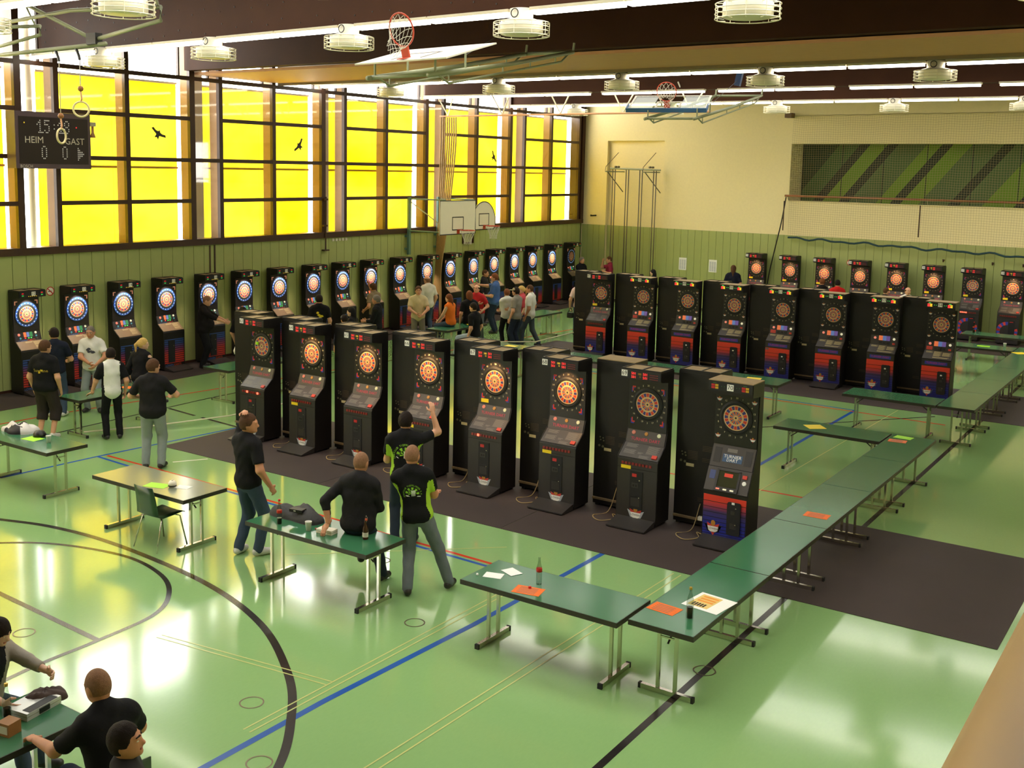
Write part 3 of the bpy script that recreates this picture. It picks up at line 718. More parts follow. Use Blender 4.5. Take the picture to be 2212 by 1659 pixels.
        n_ = part('nums', 'score_number', [k_num], o, nums_fn)
        if style in ('A', 'C'): part('chev', 'corner_mark', [k_red, M('mark_blue', lin(50, 60, 170), 0.4)], o, corner_fn('chev'))
        else: part('clogo', 'corner_logo', LOGO_M, o, corner_fn('logo'))
    # ridge and console
    if style in ('A', 'C'):
        r_ = part('ridgeA', 'ridge_panel', [k_grey], t, on_face(F_RIDGE, lambda b: b.bx(-0.30, 0.30, -0.008, 0.004, 0.005, 0.215)))
        part('emblA', 'emblem', [M('emblem_red', lin(205, 120, 105), 0.4), k_gold, M('emblem_cream', lin(215, 215, 180), 0.4)], r_, on_face(F_RIDGE, lambda b: (disc(b, -0.2, 0.15, 0.03, -0.008, 0), disc(b, 0.0, 0.15, 0.028, -0.008, 1), disc(b, 0.2, 0.15, 0.03, -0.008, 2))))
        part('txtA', 'lettering', [k_txtred], r_, on_face(F_RIDGE, lambda b: b.text('TURNIER DART', 0.066, T3((0, -0.0095, 0.06)))))
        c_ = part('consA', 'console_panel', [k_grey], t, on_face(F_CONS, lambda b: b.bx(-0.305, 0.305, -0.010, 0.004, 0.002, 0.262)))
        def blocks(b):
            for x0, x1, z1, n in ((-0.26, -0.08, 0.23, 4), (-0.26, -0.08, 0.13, 5), (-0.04, 0.04, 0.10, 2), (0.08, 0.26, 0.23, 9), (0.0, 0.15, 0.05, 3)):
                for i in range(n): b.bx(x0, x1-0.02*(i % 2), -0.0115, -0.010, z1-i*0.016, z1-i*0.016+0.009)
        part('blkA', 'rules_print', [k_txtgrey], c_, on_face(F_CONS, blocks))
        part('startA', 'start_button', [k_red], t, on_face(F_CONS, lambda b: b.bx(0.20, 0.275, -0.03, -0.008, 0.03, 0.085)))
        part('edge', 'edge_trim', [k_char], t, edge_fn, True)
        part('frontA', 'front_panel', [k_char], t, lambda b: (b.bx(-0.31, 0.31, FRONT-0.004, FRONT, 0.82, 0.94), b.bx(-0.31, 0.31, FRONT-0.003, FRONT, 0.06, 0.81)))
        for i in range(9):
            x = -0.245+i*0.054
            part('btn%d%d' % (i, i in litbtn), 'button', [M('button_lit', lin(255, 60, 40), 0.4, emit=3, ec=(1, 0.1, 0.05), var=0) if i in litbtn else M('button_red', lin(130, 30, 30), 0.35)], t, lambda b: b.bx(x, x+0.036, FRONT-0.016, FRONT-0.004, 0.865, 0.90))
    elif style == 'D':
        def low(b):
            b.bx(-0.30, 0.30, -0.006, 0.004, -0.01, 0.22)
        r_ = part('ridgeD', 'ridge_panel', [k_panel], t, on_face(F_RIDGE, low))
        def bars(b):
            b.bx(-0.09, -0.03, -0.010, -0.006, 0.09, 0.20, 0); b.bx(-0.02, 0.04, -0.010, -0.006, 0.09, 0.20, 1); b.bx(0.05, 0.12, -0.010, -0.006, 0.09, 0.20, 2)
        part('barsD', 'game_panel', [k_barr, k_barb, k_barg], r_, on_face(F_RIDGE, bars))
        def btn(b):
            disc(b, -0.2, 0.15, 0.03, -0.006, 0); disc(b, -0.18, 0.07, 0.022, -0.006, 2); disc(b, 0.2, 0.17, 0.026, -0.006, 1); disc(b, 0.2, 0.1, 0.02, -0.006, 2); disc(b, 0.21, 0.04, 0.022, -0.006, 3)
            b.bx(-0.08, -0.05, -0.01, -0.006, 0.055, 0.075, 4); b.bx(0.0, 0.03, -0.01, -0.006, 0.055, 0.075, 5); b.bx(0.06, 0.09, -0.01, -0.006, 0.055, 0.075, 5)
        part('btnD', 'select_button', [k_btnr, k_btn, M('btn_teal', lin(70, 150, 170), 0.4, emit=0.2, var=0), k_grey, k_led, k_ledg], r_, on_face(F_RIDGE, btn))
        part('txtD', 'lettering', [M('blue_letters', lin(90, 120, 190), 0.4), M('orange_letters', lin(215, 80, 50), 0.4)], r_, on_face(F_RIDGE, lambda b: (b.text('LÖWEN', 0.06, T3((-0.14, -0.0075, 0.012)), 0), b.text('DARTS', 0.06, T3((0.07, -0.0075, 0.012)), 1))))
        c_ = part('consD', 'console_panel', [M('console_tan', lin(128, 108, 84), 0.45, var=0.1)], t, on_face(F_CONS, lambda b: b.bx(-0.305, 0.305, -0.010, 0.004, 0.002, 0.262)))
        def blocks(b):
            for x0, z1, n in ((-0.1, 0.23, 2), (0.08, 0.22, 5), (0.08, 0.10, 3)):
                for i in range(n): b.bx(x0, x0+0.18-0.03*(i % 2), -0.0115, -0.010, z1-i*0.022, z1-i*0.022+0.009)
        part('blkD', 'rules_print', [k_label], c_, on_face(F_CONS, blocks))
        p_ = part('frontD', 'front_panel', [k_gradD], t, lambda b: b.bx(-0.29, 0.29, FRONT-0.004, FRONT, 0.17, 0.76))
        def lines(b):
            for i in range(11): b.bx(-0.29, 0.29, FRONT-0.0055, FRONT-0.004, 0.20+i*0.052, 0.216+i*0.052)
        part('lineD', 'stripe', [k_ink], p_, lines)
        part('txtD2', 'lettering', [M('blue_letters', (0, 0, 1)), M('orange_letters', (1, 0, 0))], t, lambda b: (b.text('LÖWEN', 0.07, T3((-0.15, FRONT-0.005, 0.12)), 0), b.text('DARTS', 0.07, T3((0.1, FRONT-0.005, 0.12)), 1)))
    elif style == 'B':
        r_ = part('ridgeB', 'ridge_panel', [k_char], t, on_face(F_RIDGEB, lambda b: b.bx(-0.30, 0.30, -0.008, 0.004, 0.005, 0.235)))
        part('barsB', 'game_panel', [k_barr, k_barb, k_barp], r_, on_face(F_RIDGEB, lambda b: (b.bx(-0.12, -0.035, -0.03, -0.008, 0.11, 0.22, 0), b.bx(-0.03, 0.045, -0.03, -0.008, 0.11, 0.22, 1), b.bx(0.05, 0.13, -0.03, -0.008, 0.11, 0.22, 2))))
        part('btnB', 'select_button', [k_ink, k_btnr, k_btn, k_red], r_, on_face(F_RIDGEB, lambda b: ([b.bx(x, x+0.05, -0.03, -0.008, 0.03, 0.075, 0) for x in (-0.11, -0.02, 0.065)], disc(b, -0.21, 0.16, 0.03, -0.008, 1), disc(b, 0.22, 0.16, 0.03, -0.008, 2), b.bx(0.19, 0.25, -0.02, -0.008, 0.03, 0.07, 3))))
        if num in (51, 54, 48): part('redplate', 'red_plate', [k_logr], r_, on_face(F_RIDGEB, lambda b: b.bx(-0.28, -0.15, -0.012, -0.008, 0.02, 0.10)))
        c_ = part('consB', 'console_panel', [k_grey], t, on_face(F_CONSB, lambda b: b.bx(-0.305, 0.305, -0.010, 0.004, 0.002, 0.27)))
        def blocks(b):
            for x0, x1, z1, n in ((-0.27, -0.12, 0.24, 3), (-0.10, 0.07, 0.24, 8), (0.09, 0.27, 0.22, 6), (-0.1, 0.25, 0.06, 2)):
                for i in range(n): b.bx(x0, x1-0.03*(i % 2), -0.0115, -0.010, z1-i*0.02, z1-i*0.02+0.009)
        part('blkB', 'rules_print', [k_label], c_, on_face(F_CONSB, blocks))
        part('fasciaB', 'front_fascia', [k_char], t, lambda b: b.bx(-0.31, 0.31, FRONT-0.006, FRONT+0.004, 0.79, 0.92))
        part('txtB', 'lettering', [k_txtred, M('mark_blue', (0, 0, 1))], t, lambda b: (b.text('TURNIER DART', 0.06, T3((0, FRONT-0.0085, 0.855)), 0), b.bx(-0.24, 0.24, FRONT-0.0075, FRONT-0.006, 0.82, 0.89, 1)))
    elif style == 'S':
        c_ = part('consS', 'console_panel', [k_grey], t, on_face(F_S1, lambda b: b.bx(-0.305, 0.305, -0.010, 0.004, 0.002, 0.315)))
        part('spkS', 'speaker_grille', [k_char], c_, on_face(F_S1, lambda b: (b.bx(-0.27, -0.17, -0.013, -0.010, 0.06, 0.27), b.bx(0.17, 0.27, -0.013, -0.010, 0.06, 0.27))))
        part('plateS', 'name_plate', [M('plate_blue', lin(58, 84, 120), 0.4), k_wht], c_, on_face(F_S1, lambda b: (b.bx(-0.14, 0.14, -0.014, -0.010, 0.08, 0.19), b.text('TURNIER', 0.062, T3((0, -0.0155, 0.158)), 1), b.text('DART', 0.062, T3((0, -0.0155, 0.108)), 1))))
        part('stickS', 'sticker', [k_txtgrey], c_, on_face(F_S1, lambda b: b.bx(-0.09, 0.05, -0.012, -0.010, 0.22, 0.27)))
        s_ = part('faceS', 'screen_panel', [k_grey], t, on_face(F_S2, lambda b: b.bx(-0.31, 0.31, -0.012, 0.004, 0.0, 0.33)))
        part('scrS', 'screen', [k_screen], s_, on_face(F_S2, lambda b: b.bx(-0.14, 0.14, -0.016, -0.012, 0.07, 0.29)))
        part('bezS', 'bezel', [k_char], s_, on_face(F_S2, lambda b: (b.bx(-0.17, -0.14, -0.025, -0.012, 0.03, 0.31), b.bx(0.14, 0.17, -0.025, -0.012, 0.03, 0.31), b.bx(-0.17, 0.17, -0.025, -0.012, 0.29, 0.31), b.bx(-0.17, 0.17, -0.04, -0.012, 0.0, 0.06))))
        part('noteS', 'note', [k_lred], s_, on_face(F_S2, lambda b: b.bx(-0.06, 0.06, -0.018, -0.016, 0.21, 0.26)))
        for i, x in enumerate((-0.13, -0.03, 0.07)): part('lbS%d' % i, 'button', [k_btnr if i == 0 else k_btn], s_, on_face(F_S2, lambda b: b.bx(x, x+0.05, -0.05, -0.04, 0.02, 0.04)))
        part('redS', 'button', [k_red], s_, on_face(F_S2, lambda b: b.bx(0.20, 0.26, -0.03, -0.012, 0.22, 0.27)))
        part('slotS', 'coin_slot', [M('plate_slate', lin(62, 72, 120), 0.4)], s_, on_face(F_S2, lambda b: b.bx(-0.27, -0.19, -0.016, -0.012, 0.16, 0.28)))
        part('rndS', 'button', [k_wht], s_, on_face(F_S2, lambda b: disc(b, 0.235, 0.16, 0.03, -0.012, 0)))
    # lower front
    if style in ('B', 'S') or num == 47:
        z1 = 0.78 if style == 'B' else (0.66 if style == 'S' else 0.80)
        p_ = part('frontB%.2f' % z1, 'front_panel', [k_gradB], t, lambda b: b.bx(-0.305, 0.305, FRONT-0.004, FRONT, 0.06, z1))
        def lines(b):
            z = 0.08
            dz = 0.03
            while z < z1-0.08:
                b.bx(-0.305, 0.305, FRONT-0.0055, FRONT-0.004, z, z+0.008); z += dz; dz += 0.006
        part('lineB%.2f' % z1, 'stripe', [k_ink], p_, lines)
        def cd(b):
            pts = []
            for sx, sz, a0 in ((1, 1, 0), (-1, 1, PI/2), (-1, -1, PI), (1, -1, 1.5*PI)):
                for i in range(4):
                    a = a0+i*PI/6; pts.append((0.14+sx*0.065+0.03*math.cos(a), FRONT-0.004, (0.42 if style != 'S' else 0.38)+sz*(0.23 if style != 'S' else 0.2)+0.03*math.sin(a)))
            b.pri(pts[::-1], (0, -0.02, 0))
        c_ = part('coinB'+style, 'coin_door', [k_ink], t, cd)
        part('coinBd', 'coin_return', [k_led if style == 'B' else k_wht, k_char], c_, lambda b: (b.bx(0.11, 0.15, FRONT-0.027, FRONT-0.024, 0.58, 0.61, 0), b.bx(0.10, 0.16, FRONT-0.027, FRONT-0.024, 0.44, 0.49, 1), b.bx(0.09, 0.18, FRONT-0.026, FRONT-0.024, 0.24, 0.32, 1)))
        for z in (0.53, 0.30):
            l_ = part('lock', 'lock', [m_chrome], c_, lock_fn); l_.location = (0.17, FRONT-0.024, z)
        part('logoB', 'logo', LOGO_M, t, logo_fn(-0.15, 0.20, 0.92))
    elif style in ('A',):
        c_ = part('coinA', 'coin_door', [k_ink], t, coin_fn)
        part('coinAd', 'coin_return', [k_ledoff, k_char, k_body], c_, coin_det)
        for z in (0.655, 0.40):
            l_ = part('lock', 'lock', [m_chrome], c_, lock_fn); l_.location = (0.05, FRONT-0.012, z)
        part('logoA', 'logo', LOGO_M, t, logo_fn(0.0, 0.155, 0.95))
    elif style == 'C':
        def arcs(b):
            for c0, r0, r1, a0, a1, n in (((-0.02, 0.42), 0.19, 0.29, -1.6, 0.1, 6), ((0.0, 0.42), 0.2, 0.29, 1.2, 2.6, 5), ((-0.02, 0.42), 0.2, 0.29, 3.5, 5.0, 5)):
                for i in range(n):
                    A0 = a0+(a1-a0)*i/n; A1 = a0+(a1-a0)*(i+1)/n; vs = []
                    for a in (A0, A1): vs += [(c0[0]+r0*math.sin(a), FRONT-0.005, c0[1]+r0*math.cos(a)), (c0[0]+r1*math.sin(a), FRONT-0.005, c0[1]+r1*math.cos(a))]
                    b.add(vs, [(0, 1, 3, 2)], i % 2)
        part('arcC', 'board_print', [M('print_red', lin(205, 60, 55), 0.4), M('print_blue', lin(60, 70, 170), 0.4)], t, arcs)
        c_ = part('coinC', 'coin_door', [k_ink], t, lambda b: b.bx(0.02, 0.2, FRONT-0.012, FRONT, 0.15, 0.76))
        part('coinCd', 'coin_return', [k_ledoff, k_char], c_, lambda b: (b.bx(0.05, 0.15, FRONT-0.015, FRONT-0.012, 0.7, 0.72, 0), b.bx(0.05, 0.16, FRONT-0.014, FRONT-0.012, 0.2, 0.3, 1)))
    elif style == 'D':
        c_ = part('coinD', 'coin_door', [k_ink], t, lambda b: b.bx(-0.18, 0.01, FRONT-0.02, FRONT-0.004, 0.19, 0.74))
        for z in (0.6, 0.33):
            l_ = part('lock', 'lock', [m_chrome], c_, lock_fn); l_.location = (-0.03, FRONT-0.02, z)
    if style in ('A', 'D', 'S') or num in (52,): part('step', 'step_plate', [k_char if style != 'D' else M('step_tan', lin(96, 84, 72), 0.5, var=0.2)], t, step_fn)
    for s in stickers:
        if s == 'low': part('stk_low', 'sticker', [m_yellow], t, lambda b: b.bx(-0.255, -0.10, FRONT-0.006, FRONT-0.004, 0.80, 0.85))
        if s == 'board':
            q = part('stk_b', 'sticker', [m_yellow], t, lambda b: b.bx(-0.26, -0.12, -0.015, -0.012, -0.36, -0.30)); q.matrix_basis = BM
        if s == 'white': part('stk_w', 'sticker', [k_txtgrey], t, lambda b: b.bx(-0.30, -0.22, FRONT-0.006, FRONT-0.004, 0.73, 0.77))
        if s == 'flight':
            q = part('stk_f', 'dart_flight', [m_lime], t, lambda b: b.bx(-0.12, -0.07, -0.06, -0.03, 0.02, 0.07)); q.matrix_basis = BM
    if lit:
        l = bpy.data.lights.get('board_lamp_%d' % lit)
        if l is None:
            l = bpy.data.lights.new('board_lamp_%d' % lit, 'SPOT'); l.spot_size = 1.7; l.spot_blend = 0.6; l.shadow_soft_size = 0.0
            l.energy = {1: 22.0, 2: 15.0, 3: 42.0}[lit]; l.color = {1: (1, 0.55, 0.20), 2: (1, 0.55, 0.24), 3: (1, 0.78, 0.58)}[lit]
        lo = bpy.data.objects.new('board_lamp', l); col.objects.link(lo); lo.parent = t
        lo.location = (0, -0.32, 2.075)
        dv = (Vector((0, -0.12, 1.72))-Vector((0, -0.32, 2.075))).normalized()
        lo.rotation_euler = dv.to_track_quat('-Z', 'Y').to_euler()
    return t
XA = [7.097, 8.358, 9.659, 10.976, 12.289, 13.609, 14.937, 16.267]
REAR = {}
for i, x in enumerate(XA):
    n = 63+i
    if n == 70: lb = 'number 70 dart machine with built-in screen, unlit board and red-blue front'
    else: lb = 'black dart machine tagged %d, %s from the left in the front row, board %s' % (n, NTH[i], 'unlit' if n in (63, 69) else 'lit')
    machine('S' if n == 70 else 'A', n, 0 if n in (63, 69, 70) else 1, lb, 'front row of dart machines 63 to 70', (x, -23.92, 0.0065), 0,
            stickers={64: ('low',), 66: ('low',), 68: ('low',), 69: ('low',), 67: ('board',), 63: ('flight',)}.get(n, ()), litbtn={63: (2, 7), 67: (2,)}.get(n, ()))
    REAR[n] = machine('R', 55+i, 0, 'dart machine seen from behind, left of the %s machine of the front row' % NTH[i], 'dart machines back to back with 63 to 70', (x-0.645, -23.78, 0.0065), PI, rear=True)
XB = [(7.42, -11.66), (8.70, -11.66), (10.0, -11.70), (11.28, -11.71), (12.57, -11.78), (13.82, -11.82), (15.03, -11.80), (16.27, -11.85)]
for i, (x, y) in enumerate(XB):
    n = 47+i
    machine('A' if n == 47 else 'B', n, 0 if n == 47 else 2, 'red-to-blue fronted dart machine tagged %d, %s from the left in the second row' % (n, NTH[i]), 'second row of dart machines 47 to 54', (x, y, 0.0065), 0,
            stickers={47: ('board',), 51: ('white',)}.get(n, ()))
    machine('R', 39+i, 0, 'dart machine seen from behind, left of the %s machine of the second row' % NTH[i], 'dart machines back to back with 47 to 54', (x-0.645, y+0.14, 0.0065), PI, rear=True)
for i, x in enumerate([7.70, 8.96, 10.19, 11.42, 12.62, 13.79, 14.98, 16.14]):
    n = 31+i; p = fw(x, 0.17, 0)
    machine('C', n, 0 if n == 37 else 2, 'dart machine against the far green wall, %s from the left%s' % (NTH[i], ', board unlit' if n == 37 else ''), 'dart machines along the far wall', (p.x, p.y-0.1-0.03*i, 0.0065), FA, stickers=() if n in (34,) else ('board',), litbtn=(0, 1, 2, 3) if n == 37 else ())
YD = [-24.417, -23.17, -21.93, -20.68, -19.36, -18.15, -16.88, -15.55, -14.33, -13.08, -11.70, -10.33, -9.08, -7.76, -6.52, -5.22, -4.0, -2.63, -1.2]
for i, y in enumerate(YD):
    machine('D', 12+i, 0 if i == 18 else 3, 'blue-ringed dart machine on the window wall, %s from the left end' % NTH[i], 'dart machines along the window wall', (0.13, y, 0.0065), PI/2)
# ---------------------------------------------------------------- folding tables
t_top = M('green_table_laminate', lin(58, 112, 78), 0.16, spec=0.5, var=0.05, scale=2)
t_top_sheen = M('green_laminate_painted_sheen', lin(128, 134, 114), 0.16, spec=0.5, var=0.04, scale=2)  # green top greyed: the window reflection is put into the colour
t_edge = M('dark_table_edge', lin(46, 42, 32), 0.5, var=0.2)
def table(label, x0, x1, y0, y1, top=t_top, group='green folding tables'):
    lx, ly = x1-x0, y1-y0
    along_x = lx > ly; L_, D_ = (lx, ly) if along_x else (ly, lx)
    t = thing('folding_table', label, 'table', ((x0+x1)/2, (y0+y1)/2, 0), 0 if along_x else PI/2, group)
    h, d = L_/2, D_/2
    MB().bx(-h+0.006, h-0.006, -d+0.006, d-0.006, 0.70, 0.742).build('table_top', top, t)
    e = MB(); e.bx(-h, h, -d, -d+0.006, 0.690, 0.741).bx(-h, h, d-0.006, d, 0.690, 0.741).bx(-h, -h+0.006, -d+0.006, d-0.006, 0.690, 0.741).bx(h-0.006, h, -d+0.006, d-0.006, 0.690, 0.741)
    e.bx(-h+0.006, h-0.006, -d+0.006, d-0.006, 0.694, 0.699)
    e.build('edge_band', t_edge, t)
    for s in (-1, 1):
        x = s*(h-0.19)
        fo = part('tfoot%.2f' % D_, 'foot_bar', [m_chrome], t, lambda b: b.bx(-0.022, 0.022, -d+0.07, d-0.07, 0.004, 0.052)); fo.location = (x, 0, 0)
        c_ = part('tcap%.2f' % D_, 'end_cap', [m_rubber], fo, lambda b: (b.bx(-0.024, 0.024, -d+0.05, -d+0.075, 0.0, 0.054), b.bx(-0.024, 0.024, d-0.075, d-0.05, 0.0, 0.054)))
        for y in (-0.09, 0.09):
            p = part('tpost', 'leg', [m_chrome], t, lambda b: b.bx(-0.016, 0.016, -0.016, 0.016, 0.05, 0.695)); p.location = (x, y, 0)
        p = part('tcross', 'cross_bar', [m_chrome], t, lambda b: b.bx(-0.008, 0.008, -0.09, 0.09, 0.57, 0.586)); p.location = (x, 0, 0)
        p = part('tbrace%d' % s, 'brace', [t_edge], t, lambda b: b.tube([(0, 0, 0.52), (-s*0.22, 0, 0.692)], 0.010, 6)); p.location = (x, 0, 0)
    return t
table('table by the window side holding a striped jacket and white cup', 5.62, 7.54, -28.77, -28.07)
table('table with window sheen painted on its top, green chair, lime card and white pot', 9.03, 10.92, -29.05, -28.32, t_top_sheen)
table('green table with cola bottle, black jacket and beer bottles', 12.13, 14.06, -29.12, -28.42)
table('green table with empty cola bottle and white notes, at row end', 15.30, 17.15, -29.05, -28.33)
R1 = [-28.9, -26.95, -25.0, -23.06, -21.15, -19.34]
N1 = ['first table of the long row, with brown bottle and printed sheet', 'second table of the long row, bare green top', 'third table of the long row, one orange card near its end', 'fourth table of the long row, bare, seam beside it', 'fifth table of the long row, with lime and orange cards']
for i in range(5): table(N1[i], 17.19, 17.87, R1[i]+0.003, R1[i+1]-0.003)
table('cross table at the far end of the long row, yellow card on it', 15.38, 17.16, -20.07, -19.33)
R2 = [-16.45, -14.65, -12.85, -11.05, -9.25, -7.45]
N2 = ['first table of the second row, beside machine 54', 'second table of the second row, behind machine 54', 'third table of the second row of tables', 'fourth table of the second row of tables', 'last table of the second row, yellow card on it']
for i in range(5): table(N2[i], 17.24, 17.9, R2[i]+0.003, R2[i+1]-0.003)
table('cross table in front of machines 53 and 54', 15.46, 17.22, -16.47, -15.69)
table('cross table with lime card and white cup before the far machines', 15.6, 17.22, -8.3, -7.55)
table('table with small bottle close to the far wall machines', 15.5, 17.5, -5.85, -5.1)
table('table behind machine 68, left end of a hidden row', 8.86, 10.62, -16.55, -15.72)
table('middle table of the row hidden behind machine 69', 10.63, 12.40, -16.55, -15.72)
table('table behind machine 70 with a yellow card', 12.41, 14.18, -16.55, -15.72)
table('table with yellow card behind machine 67, edge of the crowd', 5.9, 7.72, -16.4, -15.65)
table('table the girl in orange sits on', 3.9, 4.62, -15.05, -13.2)
table('table behind the man in the white polo', 4.1, 4.8, -11.2, -9.42)
table('table left of machine 63 with someone seated on it', 3.82, 4.6, -22.62, -20.7)
table('table among the standing group by the window machines', 4.1, 4.78, -26.3, -24.4)
table('table in the near corner with silver case and bottles', 14.0, 14.72, -35.0, -33.12)
# ---------------------------------------------------------------- chairs
c_shell = M('dark_green_plastic', lin(48, 78, 54), 0.35, var=0.08)
def chair(label, loc, rz, shell=c_shell, group=None):
    t = thing('shell_chair', label, 'chair', loc, rz, group)
    # seat and back as one bent shell, facing +y
    prof = [(0.24, 0.435), (0.20, 0.452), (0.05, 0.44), (-0.12, 0.43), (-0.19, 0.46), (-0.215, 0.55), (-0.235, 0.70), (-0.27, 0.86)]
    b = MB(); n = len(prof); vs = []
    for dz in (0, 1):
        for i, (y, z) in enumerate(prof):
            wv = 0.21 if i < 5 else 0.205-0.012*(i-5)
            ny, nz = (0, -0.012) if i < 4 else (-0.012, 0)
            for j in range(5):
                s = (j-2)/2; vs.append((s*wv, y+dz*ny+(0.02*s*s if i > 4 else 0), z+dz*nz+(0.012*s*s if i < 5 else 0)))
    fs = []
    for i in range(n-1):
        for j in range(4):
            a = i*5+j; fs.append((a, a+1, a+6, a+5)); o = n*5; fs.append((o+a, o+a+5, o+a+6, o+a+1))
    rim = [i*5 for i in range(n)] + [(n-1)*5+j for j in range(1, 5)] + [i*5+4 for i in range(n-2, -1, -1)] + [3, 2, 1]
    for i in range(len(rim)):
        a, c = rim[i], rim[(i+1) % len(rim)]; fs.append((a, c, c+n*5, a+n*5))
    b.add(vs, fs); b.build('shell', shell, t, True)
    for sx in (-1, 1):
        MB().tube([(sx*0.15, 0.12, 0.42), (sx*0.19, 0.17, 0.40), (sx*0.235, 0.24, 0.0)], 0.010, 8).build('leg', m_chrome, t, True)
        MB().tube([(sx*0.15, -0.10, 0.42), (sx*0.19, -0.13, 0.40), (sx*0.235, -0.25, 0.0)], 0.010, 8).build('leg', m_chrome, t, True)
        MB().tube([(sx*0.15, 0.13, 0.422), (sx*0.15, -0.12, 0.415)], 0.009, 6).build('seat_rail', m_chrome, t, True)
    return t
chair('dark green shell chair drawn up to the table with painted window sheen', (10.33, -28.95, 0), 0.0)
chair('dark green shell chair under the man in black at near corner', (15.43, -33.42, 0), 1.25)
chair('dark green shell chair under the dark-haired man at bottom edge', (16.04, -33.77, 0), -0.7)
chair('dark green shell chair under the person in grey hoodie', (13.50, -33.28, 0), -1.35)
chair('black shell chair in the corner below the far wall', (1.05, -1.35, 0), 2.4, M('black_plastic', lin(26, 25, 26), 0.4))
# ---------------------------------------------------------------- small things on the tables
def bottle(label, loc, kind='cola', lean=0):
    t = thing('bottle', label, 'bottle', loc)
    prof = [(0.0, 0.0), (0.029, 0.0), (0.031, 0.01), (0.031, 0.10), (0.033, 0.14), (0.030, 0.175), (0.016, 0.225), (0.0125, 0.265), (0.0125, 0.285)]
    if kind == 'beer': prof = [(0.0, 0.0), (0.033, 0.0), (0.035, 0.01), (0.035, 0.11), (0.030, 0.14), (0.015, 0.175), (0.0135, 0.215), (0.015, 0.225)]
    if kind == 'tall': prof = [(0.0, 0.0), (0.034, 0.0), (0.036, 0.01), (0.036, 0.15), (0.032, 0.19), (0.015, 0.25), (0.013, 0.29)]
    gm = M('brown_beer_glass', lin(58, 28, 12), 0.1, var=0.1) if kind == 'beer' else m_bottle
    MB().lathe(prof, 14).build('glass', gm, t, True)
    top = prof[-1][1]
    if kind == 'beer':
        MB().lathe([(0.0356, 0.03), (0.0356, 0.085)], 14).build('label', m_offw, t)
        MB().lathe([(0.0, 0.0), (0.015, 0.0), (0.015, 0.02), (0.0, 0.024)], 10, (0.012, 0, top)).build('stopper', M('swing_top', lin(200, 90, 60), 0.4), t)
        MB().tube([(0.014, 0, top-0.02), (0.02, 0.01, top+0.03), (0.0, 0.012, top+0.055), (-0.014, 0, top-0.02)], 0.0025, 4).build('wire', m_steel, t)
    else:
        if label.find('empty') < 0:
            hq = 0.075 if kind != 'tall' else 0.11
            MB().lathe([(0.0, 0.004), (0.027, 0.004), (0.0285, hq), (0.0, hq)], 12).build('drink', M('dark_cola', lin(40, 18, 12), 0.15), t)
        if kind == 'cola': MB().lathe([(0.0325, 0.135), (0.0315, 0.172)], 14).build('label', m_red, t)
        if label.find('empty') < 0: MB().lathe([(0.014, top-0.006), (0.0155, top), (0.0145, top+0.018), (0.0, top+0.02)], 10).build('cap', m_red if kind == 'cola' else M('gold_cap', lin(200, 165, 70), 0.4, 0.5), t)
    return t
ZT = 0.743
bottle('cola bottle with red cap, a third full, beside the black jacket', (12.53, -28.94, ZT))
bottle('empty clear cola bottle with red label at the row-end table', (16.03, -28.66, ZT))
bottle('clear bottle half full of cola beside the printed sheet', (17.65, -28.5, ZT), 'tall')
bottle('brown beer bottle by the hand of the man sitting on the table', (12.93, -28.52, ZT), 'beer')
bottle('brown beer bottle with white label at the table front edge', (13.70, -28.72, ZT), 'beer')
bottle('small bottle standing on the table near the far wall', (15.75, -5.4, ZT), 'cola')
bottle('clear bottle half full of cola in the near corner', (14.28, -33.53, ZT), 'tall')
bottle('brown beer bottle at the left edge of the corner table', (14.22, -33.66, ZT), 'beer')
def cup(label, loc, glass=False):
    o = MB().lathe([(0.0, 0.0), (0.028, 0.0), (0.040, 0.105), (0.042, 0.108), (0.037, 0.103), (0.026, 0.006), (0.0, 0.006)], 16).build('cup', m_bottle if glass else M('white_plastic_cup', lin(240, 238, 228), 0.35, var=0.02), None, True)
    o.location = loc; tag(o, label, 'cup')
cup('white plastic cup between the cola bottle and the seated man', (12.97, -28.9, ZT))
cup('white plastic cup on the table by the striped jacket', (7.01, -28.38, ZT))
cup('white plastic cup on the far cross table', (16.94, -7.72, ZT))
cup('clear glass beside the small far bottle', (15.85, -5.42, ZT), True)
def card(label, loc, sx, sy, rz, m, name='card', lines=False):
    b = MB().bx(-sx/2, sx/2, -sy/2, sy/2, 0, 0.0015)
    if lines:
        for i in range(5): b.bx(-sx*0.35, sx*0.3, -sy*0.35+i*sy*0.16, -sy*0.35+i*sy*0.16+sy*0.05, 0.0015, 0.002, 1)
        o = b.build(name, [m, M('faint_print', lin(120, 110, 100), 0.7)])
    else: o = b.build(name, m)
    o.location = loc; o.rotation_euler = (0, 0, rz); tag(o, label, name)
    return o
card('white note on the row-end table, nearer the edge', (15.52, -28.75, ZT), 0.2, 0.15, 0.3, m_paper, 'note')
card('white note overlapping another beside the empty cola bottle', (15.62, -28.55, ZT+0.002), 0.2, 0.15, -0.4, m_paper, 'note')
card('orange card with a red bottle cap on it', (16.04, -28.88, ZT), 0.30, 0.21, 0.2, m_orange, lines=True)
card('orange card at the near corner of the long table row', (17.36, -28.45, ZT), 0.30, 0.21, -0.1, m_orange, lines=True)
card('orange card on the third table of the long row', (17.6, -24.55, ZT), 0.30, 0.21, 0.05, m_orange, lines=True)
card('orange card beside a lime one at the row end', (17.38, -19.83, ZT), 0.28, 0.2, 0.1, m_orange, lines=True)
card('lime card beside an orange one at the row end', (17.4, -19.52, ZT), 0.28, 0.2, -0.1, m_lime)
card('yellow card lying on the cross table', (15.98, -19.7, ZT), 0.3, 0.3, 0.7, m_yellow)
card('yellow card right beside the top of the last front-row machine', (13.5, -16.1, ZT), 0.3, 0.21, 0.2, m_yellow)
